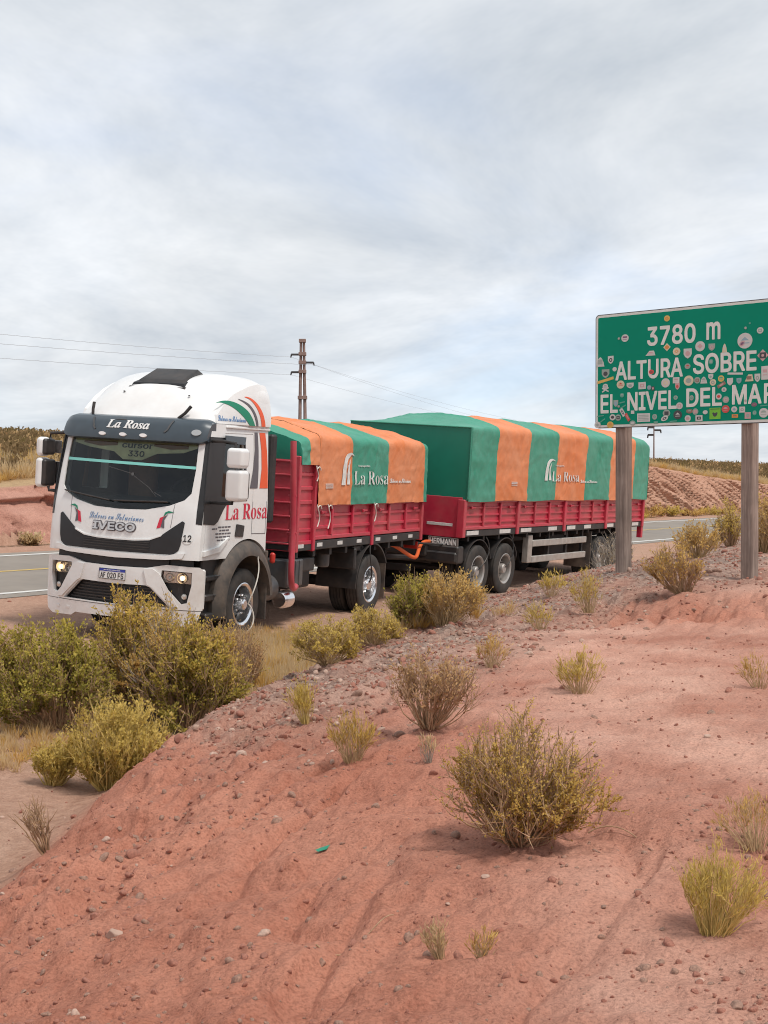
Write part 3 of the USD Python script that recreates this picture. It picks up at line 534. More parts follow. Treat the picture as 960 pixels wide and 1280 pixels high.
for sg in (1, -1):   # black window surround, panes, wind deflector
    fr = Polygon([(0.20, 1.69), (0.50, 1.67), (0.60, 1.72), (0.74, 1.88), (0.86, 1.985), (1.42, 1.995), (1.40, 2.3), (1.36, 2.87), (0.36, 2.87), (0.25, 2.5), (0.20, 2.1)]).difference(WIN).intersection(SIDE_OK)
    V('pillar_cover', patch(Polygon([(sg * a, z) for a, z in ((1.135, 1.69), (1.199, 1.68), (1.198, 1.95), (1.183, 2.3), (1.156, 2.86), (1.10, 2.86), (1.125, 2.3))]), front_map, -0.01, 0.006, 0.06), M['grille'], truck)
    V('window_surround', patch(fr, side_map(sg), -0.01, 0.006, 0.08), M['grille'], truck)
    V('side_window', pane(WIN.buffer(0.01), side_map(sg), -0.034, 0.2), M['glass'], truck)
    V('wind_deflector', patch(Polygon([(0.74, 2.80), (1.30, 2.78), (1.33, 2.89), (0.74, 2.90)]), side_map(sg), 0.02, 0.035), M['slate'], truck)
    V('side_extender', cbox(2.14, 2.30, sg * 1.10, sg * 1.20, 1.66, 2.96, 0.03), M['chassis'], truck)
    # mirrors: two housings, arms
    def MW(a): return sg * (a if sg > 0 else a - 0.20)
    w0, w1, wb = (1.50, 1.76, 1.52) if sg > 0 else (1.63, 1.75, 1.585)   # the far one is toed in, so its dark side shows
    V('mirror_housing', rbox(0.18, 0.40, *sorted((MW(w0), MW(w1))), 2.47, 2.74, 0.055), M['white'], truck, 40); mm = V('mirror_housing', rbox(0.18, 0.42, *sorted((MW(w0), MW(w1))), 2.03, 2.45, 0.055), M['white'], truck, 40)
    l0 = 0.36 if sg > 0 else 0.20
    Vs('mirror_shell', [rbox(l0, 0.45, *sorted((MW(wb), MW(w1 - (0.03 if sg > 0 else 0.09)))), 2.49, 2.72, 0.04), rbox(l0, 0.47, *sorted((MW(wb - 0.01), MW(w1 - (0.02 if sg > 0 else 0.09)))), 2.05, 2.43, 0.04)], M['black'], mm, 40)
    Vs('mirror_glass', [cbox(0.47, 0.476, *sorted((MW(1.48), MW(1.72))), 2.08, 2.40), cbox(0.45, 0.456, *sorted((MW(1.49), MW(1.70))), 2.52, 2.70)], M['chrome'], mm)
    Vs('mirror_arm', [tube([(0.30, MW(1.58), 2.72), (0.30, MW(1.58), 2.80), (0.36, MW(1.36), 2.82), (0.44, MW(1.08), 2.81)], 0.022), tube([(0.30, MW(1.58), 2.05), (0.30, MW(1.57), 1.995), (0.34, MW(1.4), 1.985), (0.40, MW(1.15), 1.98)], 0.022)], M['black'], truck)
# visor
def LV(w, z): return 0.13 + 0.11 * w * w + 0.03 * (np.clip(np.abs(w) - 0.95, 0, None) / 0.22) ** 2
prof = [(0.16, 2.765), (0.02, 2.755), (-0.015, 2.78), (-0.01, 2.86), (0.04, 2.99), (0.10, 3.075), (0.22, 3.105), (0.44, 3.07), (0.44, 2.80)]
ws_ = np.linspace(-1.15, 1.15, 61); vv = []; n = len(prof)
for w in ws_:
    s = 1 - 0.35 * np.clip((abs(w) - 1.02) / 0.15, 0, 1) ** 2
    for l, z in prof: vv.append([LV(w, 0) + min(l, max(0.07, 0.52 - LV(w, 0))), w, 2.92 + (z - 2.92) * s])
i = np.arange(60)[:, None] * n + np.arange(n)[None]; j = np.arange(60)[:, None] * n + (np.arange(n)[None] + 1) % n
F = np.vstack([np.stack([i, j, j + n], -1).reshape(-1, 3), np.stack([i, j + n, i + n], -1).reshape(-1, 3), [[0, k, k + 1] for k in range(1, n - 1)], [[60 * n, 60 * n + k + 1, 60 * n + k] for k in range(1, n - 1)]])
vis = V('sun_visor', fix(trimesh.Trimesh(np.array(vv), F, process=False)), M['slate'], truck, 40)
def vis_map(w, z):
    l = LV(w, z) + np.interp(z, [2.78, 2.86, 2.99, 3.075], [-0.015, -0.01, 0.04, 0.10]); n = np.stack([-np.ones_like(w), 0.32 * w, 0.35 + 0 * w], -1)
    return np.stack([l, w, z], -1), n / np.linalg.norm(n, axis=-1, keepdims=True)
V('visor_lettering', patch(place(text_poly('La Rosa', 'italic', 0.012), -0.37, 0.31, 2.925, 0.115, 0.0), vis_map, 0.004, 0.008, 0.04), M['plate'], vis)
Vs('visor_trim', [patch(Polygon([(sg * 0.62, 3.06), (sg * 0.645, 3.06), (sg * 0.60, 2.93), (sg * 0.56, 2.89), (sg * 0.54, 2.90), (sg * 0.575, 2.935)]), vis_map, 0.002, 0.012, 0.04) for sg in (1, -1)] + [patch(sbox(-0.25, 3.04, -0.08, 3.047), vis_map, 0.002, 0.006)], M['tank'], vis)
for w, z, r, h in ((-0.41, 2.835, 0.055, 0.024), (-0.07, 2.835, 0.055, 0.024), (0.25, 2.835, 0.055, 0.024), (1.0, 2.91, 0.065, 0.04)):
    V('marker_lamp', patch(affinity.scale(Point(w, z).buffer(1, 16), r, h), vis_map, -0.005, 0.02, 0.02), M['lampsmall'] if w < 0.9 else M['lampoff'], vis)
for w in (-0.76, 0.62):
    V('roof_antenna', tube([(0.40, w, 3.10), (0.40, w + (0 if w < 0 else 0.10), 3.17), (0.42, w + (0 if w < 0 else 0.18), 3.27)], 0.02, 8, 0.024), M['black'], truck)
for w in (-0.43, 0.62): V('roof_bolt', lathe([(0, 0), (0.016, 0), (0.012, 0.015), (0, 0.018)], 'z', 12, (0.66, w, 3.03 + float(HK(0.66)) * (1 - (abs(w) / 1.14) ** 2.4) ** (1 / 2.4)), closed=False), M['black'], truck)
# roof hatch: dark low box with a lid
def rz(l, w): return 3.03 + float(HK(l)) * (1 - (abs(w) / 1.15) ** 2.7) ** (1 / 2.7)
H8 = [(0.80, -0.42, 3.545), (0.80, 0.46, 3.545), (1.42, -0.42, 3.715), (1.42, 0.46, 3.715)]
def slab(c, inset, d0, d1):
    P = []
    for l, w, z in c:
        for d in (d0, d1):
            k = inset if d == d1 else 0
            P.append([l + (k if l < 1 else -k), w - math.copysign(k, w), z + d])
    return tm(manifold3d.Manifold.hull_points(np.array(P)))
hat = V('roof_hatch', cat(slab(H8, 0.03, -0.02, 0.045)), M['grille'], truck, 30)
H9 = [(l + (0.05 if l < 1 else -0.04), w * 0.90, z + 0.045) for l, w, z in H8]
V('hatch_lid', cat(slab(H9, 0.06, -0.002, 0.060)), M['black'], hat, 30)
V('hatch_rim', slab([(l + (-0.03 if l < 1 else 0.03), w * 1.05, z - 0.03) for l, w, z in H8], 0.01, -0.01, 0.018), M['black'], hat)
# front: dark grille frame, bars, recess
DK = Polygon(mirror([(0.0, 1.252), (0.86, 1.262), (0.935, 1.32), (0.96, 1.40), (0.99, 1.70), (0.955, 1.72), (0.68, 1.51), (0.52, 1.445), (0.30, 1.425), (0.0, 1.42)])).buffer(-0.008).buffer(0.008)
gr = V('grille', patch(DK, front_map, -0.03, 0.010, 0.07), M['grille'], truck, 30)
for z in (1.30, 1.335, 1.37, 1.40): V('grille_bar', patch(sbox(-0.52, z - 0.006, 0.52, z + 0.006), front_map, 0.010, 0.022, 0.1), M['black'], gr)
V('grille_edge', patch(Polygon(mirror([(0.0, 1.412), (0.30, 1.417), (0.52, 1.437), (0.68, 1.50), (0.69, 1.515), (0.52, 1.452), (0.30, 1.432), (0, 1.427)])).buffer(0.002), front_map, 0.0, 0.018, 0.07), M['white'], gr)
V('front_bar', patch(Polygon(mirror([(0.0, 1.17), (0.78, 1.19), (1.0, 1.22), (1.03, 1.29), (0.93, 1.285), (0.78, 1.245), (0, 1.24)])), front_map, -0.04, 0.03, 0.06), M['white'], truck, 35)
Vs('bonnet_line', [patch(Polygon([(sg * a, z) for a, z in [(0.82, 1.955), (0.826, 1.955), (0.80, 1.62), (0.794, 1.62)]]), front_map, -0.004, 0.002) for sg in (1, -1)], M['print_grey'], truck)
V('badge_shadow', patch(place(text_poly('IVECO', 'sans', 0.045), -0.385, 0.29, 1.535, 0.098).buffer(0.012), front_map, 0.002, 0.008, 0.05), M['print_grey'], truck)  # dark rim round the letters, their shadow painted in
V('front_badge', patch(place(text_poly('IVECO', 'sans', 0.045), -0.385, 0.29, 1.535, 0.098), front_map, 0.003, 0.022, 0.05), M['badge'], truck)
V('front_lettering', patch(place(text_poly('Lideres en Soluciones', 'script', -0.012), -0.47, 0.40, 1.675, 0.10), front_map, 0.003, 0.006, 0.05), M['print_blue'], truck)
for sg, o in ((1, 0), (-1, 0)):
    for c_, pts in (('print_grey', [(0.66, 1.62), (0.71, 1.61), (0.70, 1.72), (0.745, 1.80), (0.68, 1.75)]), ('print_red', [(0.60, 1.60), (0.655, 1.615), (0.68, 1.75), (0.72, 1.78), (0.635, 1.745)]), ('print_green', [(0.68, 1.76), (0.73, 1.81), (0.83, 1.83), (0.75, 1.845), (0.70, 1.82)])):
        V('front_stripe', patch(Polygon([(sg * a, z) for a, z in pts]), front_map, 0.003, 0.006, 0.05), M[c_], truck)
# bumper
def Lb(w, z): return -0.09 + 0.16 * w * w + 0.05 * (np.clip(np.abs(w) - 1.10, 0, None) / 0.15) ** 3 + 0.05 * np.clip(0.50 - z, 0, 1) + 0.035 * np.clip(z - 0.98, 0, 1)
bmap = lambda a, b: front_map(a, b, Lb)
HL = Polygon([(0.72, 1.045), (1.12, 1.035), (1.12, 0.86), (1.07, 0.62), (0.99, 0.60), (0.70, 0.89)]).buffer(-0.01).buffer(0.01)
INT = Polygon(mirror([(0.0, 0.815), (0.50, 0.825), (0.57, 0.80), (0.85, 0.545), (0.0, 0.535)]))
BP = Polygon(mirror([(0.0, 1.05), (0.50, 1.06), (0.78, 1.12), (1.21, 1.105), (1.25, 1.06), (1.25, 0.525), (0.0, 0.525)]))
HLs = union_all([HL, affinity.scale(HL, -1, 1, origin=(0, 0))])
bp = V('bumper', patch(BP.difference(HLs).difference(INT), bmap, -0.05, 0.0, 0.05), M['bumper'], truck, 30)
RIDGE = [(0.50, 1.03), (0.58, 1.03), (0.98, 0.62), (0.92, 0.56)]
Vs('bumper_rib', [patch(Polygon([(sg * a, z) for a, z in [(0.47, 1.045), (0.60, 1.055), (0.69, 1.0), (0.96, 0.56), (0.87, 0.56), (0.60, 0.80), (0.53, 0.84)]]), bmap, 0.0, 0.022, 0.05) for sg in (1, -1)], M['bumper'], bp, 30)
Vs('bumper_side', [cbox(0.20, 0.28, sg * 1.10, sg * 1.244, 0.53, 1.08, 0.02) for sg in (1, -1)], M['bumper'], bp)
V('bumper_valance', cat(patch(Polygon(mirror([(0.0, 0.515), (1.24, 0.515), (1.20, 0.36), (1.08, 0.30), (0.70, 0.31), (0.62, 0.36), (0.0, 0.36)])), bmap, -0.06, -0.004, 0.05), *[patch(sbox(a, 0.40, a + 0.07, 0.43), bmap, -0.004, 0.004) for a in (-1.0, -0.80)]), M['bumper'], bp, 30)
V('intake', patch(INT.buffer(0.02), bmap, -0.16, -0.10, 0.07), M['grille'], bp, 30)
for z in np.arange(0.575, 0.80, 0.04): V('intake_bar', patch(sbox(-0.80 + 1.1 * max(z - 0.56, 0), z - 0.008, 0.80 - 1.1 * max(z - 0.56, 0), z + 0.008), bmap, -0.10, -0.07, 0.1), M['black'], bp)
V('front_recess', cat(patch(sbox(-1.08, 1.02, 1.08, 1.21), lambda a, b: front_map(a, b, lambda w, z: Lb(w, z) + 0.10), -0.05, 0.0, 0.06), patch(sbox(-0.78, 1.055, 0.78, 1.18), lambda a, b: front_map(a, b, lambda w, z: Lb(w, z) + 0.06), -0.04, 0.0, 0.06)), M['grille'], truck, 30)
V('underrun', cbox(0.12, 0.30, -1.0, 1.0, 0.42, 1.05, 0.02), M['chassis'], truck)
for sg in (1, -1):
    hl = affinity.scale(HL, sg, 1, origin=(0, 0)); hb = V('headlight', patch(hl.buffer(0.004), bmap, -0.13, -0.075, 0.05), M['grille'], truck, 30)
    up = Polygon([(sg * a, z) for a, z in [(0.735, 1.03), (1.105, 1.022), (1.105, 0.875), (0.725, 0.885)]])
    V('lamp_bowl', patch(up, bmap, -0.075, -0.06, 0.05), M['lampoff'], hb)
    for a, r, m in ((0.99, 0.072, 'lamp'), (0.82, 0.058, 'lampsmall')):
        c_, n_ = bmap(np.array([sg * a]), np.array([0.95]))
        dish = lathe([(0, -0.03), (r * 0.45, -0.028), (r * 0.8, -0.008), (r, 0.02), (r * 1.04, 0.02), (r * 1.04, -0.035), (0, -0.035)], 'l', 28, closed=False)
        dish.vertices[:, 0] *= -1; dish = fix(dish); dish.apply_translation(c_[0] - n_[0] * 0.055)
        V('lamp_reflector', dish, M['lampoff'], hb, 30)
        bulb = trimesh.creation.icosphere(2, r * (0.50 if m == 'lamp' else 0.35)); bulb.apply_translation(c_[0] - n_[0] * 0.05); V('bulb', bulb, M[m], hb, True)
    c_, n_ = bmap(np.array([sg * 1.02]), np.array([0.70])); fg = lathe([(0, 0.008), (0.035, 0.004), (0.042, -0.01), (0, -0.03)], 'l', 20, closed=False); fg.vertices[:, 0] *= -1; fg = fix(fg); fg.apply_translation(c_[0] - n_[0] * 0.05); V('fog_lamp', fg, M['lampoff'], hb)
    V('headlight_lens', pane(up.buffer(0.006), bmap, -0.008, 0.05), M['clear'], hb)
# number plate
pl = V('number_plate', patch(sbox(-0.21, 0.868, 0.21, 1.012), bmap, 0.004, 0.012, 0.06), M['plate'], truck)
V('plate_band', patch(sbox(-0.205, 0.972, 0.205, 1.008), bmap, 0.0125, 0.014, 0.06), M['plate_blue'], pl)
V('plate_band_lettering', patch(place(text_poly('REPUBLICA ARGENTINA', 'sans', 0.02), -0.13, 0.13, 0.984, 0.012), bmap, 0.0145, 0.016), M['plate'], pl)
V('plate_characters', cat([patch(place(text_poly(s, 'sans', 0.03), a, b, 0.885, 0.070), bmap, 0.0125, 0.015, 0.05) for s, a, b in (('AF', -0.185, -0.105), ('020', -0.075, 0.065), ('FS', 0.095, 0.18))]), M['print_dark'], pl)
V('plate_edge', patch(sbox(-0.21, 0.868, 0.21, 1.012).difference(sbox(-0.203, 0.875, 0.203, 1.005)), bmap, 0.0125, 0.0145, 0.06), M['print_dark'], pl)
# sides under the cab
for sg in (1, -1):
    V('step', cat([cbox(0.42, 1.0, sg * 0.80, sg * 1.19, 0.34, 0.46, 0.02), cbox(0.40, 0.94, sg * 0.80, sg * 1.185, 0.62, 0.72, 0.02), cbox(0.40, 0.92, sg * 0.80, sg * 1.18, 0.90, 0.98, 0.02), cbox(0.40, 0.90, sg * 0.78, sg * 1.10, 0.34, 1.24, 0.02)]), M['black'], truck)
    Vs('step_edge', [cbox(0.60, 0.88, sg * 1.19, sg * 1.2, z, z + 0.012) for z in (0.70, 0.965)], M['tank'], truck)
    a = np.radians(np.linspace(-12, 176, 48)); ro, ri = 0.885, 0.665
    ring = Polygon([(1.5 - ro * math.cos(t), 0.55 + ro * math.sin(t)) for t in a] + [(1.5 - ri * math.cos(t), 0.55 + ri * math.sin(t)) for t in a[::-1]])
    m = tm(extr(ring, 0.01, 0.06)); v = np.array(m.vertices); k = v[:, 2] / 0.01; rr = np.hypot(v[:, 0] - 1.5, v[:, 1] - 0.55); ww = 0.72 + k * (0.55 - 0.10 * np.clip((rr - 0.70) / 0.18, 0, 1) ** 2)
    fa = V('wheel_arch', fix(trimesh.Trimesh(np.stack([v[:, 0], sg * ww, v[:, 1]], -1), m.faces, process=False)), M['arch'], truck, 35)
    V('mudguard', cat(cbox(2.13, 2.16, sg * 0.72, sg * 1.22, 0.24, 1.0, 0.008), cbox(2.10, 2.18, sg * 0.72, sg * 1.2, 0.9, 1.25, 0.01)), M['flap'], truck)
    V('arch_lining', cat([cbox(0.86, 2.1, sg * 0.60, sg * 0.70, 0.7, 1.45, 0.02)]), M['chassis'], truck)
V('side_lamp', rbox(2.24, 2.32, 1.18, 1.26, 1.06, 1.22, 0.035), M['redlamp'], truck)

def tyre_mesh(r, w, rr=0.292):
    h = w / 2
    p = [(rr, -h * 0.78), (rr + 0.03, -h * 0.95), (r - 0.10, -h), (r - 0.035, -h * 0.93), (r - 0.006, -h * 0.80)]
    for k, g in enumerate(np.linspace(-0.62, 0.62, 4)):
        p += [(r, h * (g - 0.10)), (r, h * (g - 0.045)), (r - 0.016, h * (g - 0.03)), (r - 0.016, h * (g + 0.03)), (r, h * (g + 0.045)), (r, h * (g + 0.10))]
    p += [(r - 0.006, h * 0.80), (r - 0.035, h * 0.93), (r - 0.10, h), (rr + 0.03, h * 0.95), (rr, h * 0.78), (rr - 0.02, 0)]
    return lathe(p, 'w', 64)
def holed(disc, ring, r, n=10, ph=0.0):
    m = manifold3d.Manifold(manifold3d.Mesh(np.array(disc.vertices, np.float32), np.array(disc.faces, np.uint32)))
    for k in range(n):
        a = ph + 2 * np.pi * k / n; m = m - manifold3d.Manifold.cylinder(1.0, r, r, 20, True).rotate([90, 0, 0]).translate([ring * math.cos(a), 0, ring * math.sin(a)])
    return tm(m)
def wheel(parent, l, w_out, style, sg, r=0.51, wd=0.275, z=0.505, dual=False, rimmat='chrome'):
    """w_out: outside face of the tyre."""
    x = sub('wheel', parent); c = w_out - wd / 2
    def put(m): m = m.copy(); m.apply_translation([l, c, z]); m.vertices[:, 1] = m.vertices[:, 1]; return m if sg > 0 else flip(m)
    def flip(m): m.vertices[:, 1] *= -1; m.invert(); return m
    V('tyre', put(tyre_mesh(r, wd)), M['tyre'], x, 35)
    if dual:
        t2 = tyre_mesh(r, wd); t2.apply_translation([0, -0.31, 0]); V('inner_tyre', put(t2), M['tyre'], x, 35)
    o = wd / 2
    barrel = lathe([(0.300, o * 0.80), (0.312, o * 0.92), (0.300, o * 0.95), (0.268, o * 0.80), (0.258, -0.05), (0.25, -o * 0.9), (0.27, -o * 0.9), (0.285, -o * 0.5), (0.285, o * 0.6)], 'w', 48)
    V('rim', put(barrel), M[rimmat], x, 35)
    if style == 'convex': d0, hub = 0.03, [(0, 0.165), (0.055, 0.165), (0.075, 0.15), (0.085, 0.07), (0.085, 0.03), (0, 0.03)]
    else: d0, hub = -0.035, [(0, 0.12), (0.08, 0.12), (0.098, 0.10), (0.105, 0.02), (0.115, -0.04), (0, -0.04)]
    disc = lathe([(0, d0 + 0.03), (0.155, d0 + 0.03), (0.19, d0 + 0.012), (0.235, d0 - 0.03), (0.262, d0 - 0.02), (0.262, d0 - 0.035), (0.235, d0 - 0.045), (0.185, d0 - 0.004), (0.155, d0 + 0.012), (0, d0 + 0.012)], 'w', 48, closed=False)
    V('disc', put(holed(fix(disc), 0.212, 0.032, 10)), M[rimmat], x, 35)
    V('hub', put(lathe(hub, 'w', 28, closed=False)), M[rimmat], x, 35)
    V('wheel_nuts', put(cat([lathe([(0, 0.02), (0.012, 0.018), (0.017, 0.0), (0.017, -0.03), (0, -0.03)], 'w', 6, (0.138 * math.cos(a), d0 + 0.05, 0.138 * math.sin(a)), closed=False) for a in np.linspace(0, 2 * np.pi, 11)[:-1]])), M[rimmat], x)
    V('brake_drum', put(lathe([(0, -0.06), (0.235, -0.06), (0.235, -0.13), (0, -0.13)], 'w', 28, closed=False)), M['chassis'], x)
    return x
for sg in (1, -1):
    wheel(truck, 1.54, 1.17, 'convex', sg); wheel(truck, 6.03, 1.24, 'deep', sg, dual=True)
V('air_hose', tube(smooth_path([(1.72, 1.26, 1.20), (1.70, 1.30, 0.98), (1.58, 1.31, 0.74), (1.54, 1.24, 0.52)]), 0.010, 6), M['cord'], truck)
V('air_hose', tube(smooth_path([(1.54, 1.24, 0.52), (1.60, 1.30, 0.38), (1.57, 1.31, 0.22), (1.50, 1.26, 0.12)]), 0.010, 6), M['cord'], truck)
V('air_hose', tube(smooth_path([(5.86, 1.27, 1.18), (5.82, 1.30, 0.95), (5.90, 1.30, 0.74), (6.03, 1.20, 0.52)]), 0.011, 6), M['chassis'], truck)
Vs('axle', [tube([(1.54, -0.95, 0.50), (1.54, 0.95, 0.50)], 0.06), tube([(6.03, -0.95, 0.50), (6.03, 0.95, 0.50)], 0.09)], M['chassis'], truck)
V('chassis_rail', cat([cbox(1.2, 8.2, w - 0.04, w + 0.04, 0.82, 1.08) for w in (-0.42, 0.42)] + [cbox(a, a + 0.08, -0.4, 0.4, 0.86, 1.04) for a in (2.4, 3.6, 4.9, 5.6, 6.6, 7.4, 8.1)]), M['chassis'], truck)
Vs('cross_bearer', [cbox(a, a + 0.09, -1.2, 1.2, 1.09, 1.21) for a in np.arange(3.1, 8.2, 0.62)], M['chassis'], truck)
V('engine_block', rbox(1.0, 2.5, -0.36, 0.36, 0.55, 1.2, 0.08), M['chassis'], truck)
for sg in (1, -1):
    V('air_tank', fix(lathe([(0, 2.18), (0.15, 2.20), (0.20, 2.26), (0.20, 2.62), (0.15, 2.68), (0, 2.70)], 'l', 32, (0, sg * 0.98, 0.66), closed=False)), M['tank'], truck, 35)
V('battery_box', cat(rbox(2.78, 3.36, 0.72, 1.22, 0.66, 1.08, 0.03), *[cbox(2.78 + k * 0.14, 2.80 + k * 0.14, 1.215, 1.235, 0.68, 1.06) for k in range(1, 4)]), M['tank'], truck)
V('valve_box', cat(rbox(3.4, 3.85, 0.75, 1.18, 0.86, 1.08, 0.03), rbox(3.5, 4.3, 0.45, 0.9, 0.55, 1.0, 0.05)), M['chassis'], truck)
V('fuel_tank', rbox(2.5, 3.9, -1.15, -0.55, 0.42, 1.0, 0.12), M['tank'], truck)
V('air_canister', fix(lathe([(0, 0.86), (0.10, 0.87), (0.12, 0.90), (0.12, 1.18), (0, 1.18)], 'z', 24, (4.55, 0.98, 0.0), closed=False)), M['tank'], truck, 35)
for sg in (1, -1):
    a = np.radians(np.linspace(-4, 152, 34)); fo = [(6.03 - 0.70 * math.cos(t), 0.52 + 0.70 * math.sin(t)) for t in a]; fi = [(6.03 - 0.675 * math.cos(t), 0.52 + 0.675 * math.sin(t)) for t in a[::-1]]
    V('rear_fender', cat(prism_w(Polygon(fo + fi), sg * 0.52, sg * 1.26), cbox(5.26, 5.34, sg * 0.56, sg * 1.25, 0.80, 1.16, 0.02), cbox(5.30, 5.75, sg * 0.56, sg * 1.2, 1.1, 1.2, 0.02)), M['black'], truck, 30)
    V('mudguard', cbox(6.70, 6.72, sg * 0.58, sg * 1.22, 0.22, 0.85, 0.006), M['flap'], truck)
V('exhaust_stack', cat(tube(smooth_path([(2.62, 1.30, 2.88), (2.66, 1.31, 2.3), (2.74, 1.31, 1.3), (2.79, 1.31, 0.72), (2.83, 1.30, 0.68), (3.0, 1.28, 0.68)], 40), 0.047, 12), tube([(2.70, 1.36, 2.06), (2.70, 1.22, 2.06)], 0.015), tube([(2.76, 1.36, 1.50), (2.76, 1.2, 1.50)], 0.015)), M['red'], truck, 40)
V('exhaust_box', fix(lathe([(0, 2.70), (0.11, 2.70), (0.135, 2.74), (0.135, 2.98), (0.12, 3.01), (0, 3.01)], 'l', 32, (0, 1.15, 0.48), closed=False)), M['chrome'], truck, 35)
# cargo bed
RED = M['red']
V('bed_floor', cbox(2.92, 8.25, -1.25, 1.25, 1.215, 1.34), M['chassis'], truck)
def corrugated(l0, l1, w, z0, z1, sg, nb, depth=0.022):
    """Pressed sheet with horizontal folds, facing sg."""
    zs, ws = [], []
    for k in range(nb):
        a, b = z0 + (z1 - z0) * k / nb, z0 + (z1 - z0) * (k + 1) / nb; h = b - a
        zs += [a, a + 0.10 * h, a + 0.16 * h, a + 0.84 * h, a + 0.90 * h]; ws += [0, 0, -depth, -depth, 0]
    zs.append(z1); ws.append(0)
    P = Polygon([(w + sg * x, z) for x, z in zip(ws, zs)] + [(w - sg * 0.06, z1), (w - sg * 0.06, z0)])
    return tm(prism_l(P.buffer(0), l0, l1))
def side_gate(parent, name, l0, l1, z0, z1, sg, ribs, nb=3, w=1.245):
    g = V(name, corrugated(l0, l1, sg * w, z0, z1, sg, nb), RED, parent, 20)
    Vs('gate_rail', [cbox(l0, l1, sg * (w - 0.03), sg * (w + 0.022), z1 - 0.05, z1, 0.008), cbox(l0, l1, sg * (w - 0.03), sg * (w + 0.022), z0, z0 + 0.06, 0.008)], RED, g, 30)
    for r in ribs: V('gate_rib', cbox(r - 0.028, r + 0.028, sg * (w - 0.02), sg * (w + 0.03), z0 + 0.062, z1 - 0.052, 0.010), RED, g)
    for r in ((l0 + 0.30, l1 - 0.30) if l1 - l0 > 1 else ()): V('gate_latch', cat(cbox(r - 0.09, r + 0.09, sg * (w + 0.012), sg * (w + 0.04), z1 - 0.155, z1 - 0.128, 0.006), cbox(r - 0.10, r - 0.06, sg * (w + 0.01), sg * (w + 0.05), z1 - 0.17, z1 - 0.115, 0.008)), RED, g)
    return g
for sg in (1, -1):
    side_gate(truck, 'side_gate', 3.60, 5.83, 1.36, 1.93, sg, (4.24, 5.06), 3)
    side_gate(truck, 'side_gate', 5.96, 8.18, 1.36, 1.93, sg, (6.65, 7.44), 3)
    side_gate(truck, 'front_side_panel', 2.98, 3.50, 1.30, 2.60, sg, (), 6)
    for l, z1 in ((2.95, 2.66), (3.55, 2.54), (5.895, 1.95), (8.22, 1.98)):
        V('bed_post', cbox(l - 0.042, l + 0.042, sg * 1.16, sg * 1.292, 1.19, z1, 0.012), RED, truck)
    V('reflector_rail', cbox(3.02, 8.18, sg * 1.20, sg * 1.262, 1.205, 1.345, 0.01), M['chassis'], truck)
    for l in (3.13, 3.81, 4.59, 5.37, 6.18, 6.96, 7.71): V('reflector', cbox(l - 0.10, l + 0.10, sg * 1.262, sg * 1.268, 1.25, 1.31), M['reflector'], truck)
fw = V('front_bulkhead', cat(tm(prism_w(Polygon([(2.93, 1.2), (3.0, 1.2), (3.0, 2.6), (2.93, 2.6)]), -1.24, 1.24))), RED, truck)
for z in np.arange(1.30, 2.6, 0.21): V('bulkhead_fold', cbox(2.90, 2.931, -1.16, 1.16, z, z + 0.03, 0.008), RED, fw)
V('tailgate', cat(cbox(8.20, 8.26, -1.17, 1.17, 1.30, 1.93), *[cbox(8.26, 8.28, w, w + 0.06, 1.32, 1.92) for w in (-0.8, -0.1, 0.6)]), RED, truck)
V('rear_bumper', cat(cbox(8.16, 8.26, -1.1, 1.1, 0.60, 0.72), *[cbox(8.1, 8.2, w, w + 0.08, 0.7, 1.2) for w in (-0.6, 0.55)]), M['chassis'], truck)
Vs('tail_lamp', [cbox(8.25, 8.29, a, a + 0.28, 1.02, 1.15) for a in (-1.2, 0.92)], M['redlamp'], truck)
V('cargo_load', rbox(3.1, 8.1, -1.15, 1.15, 1.34, 2.85, 0.1), M['chassis'], truck)

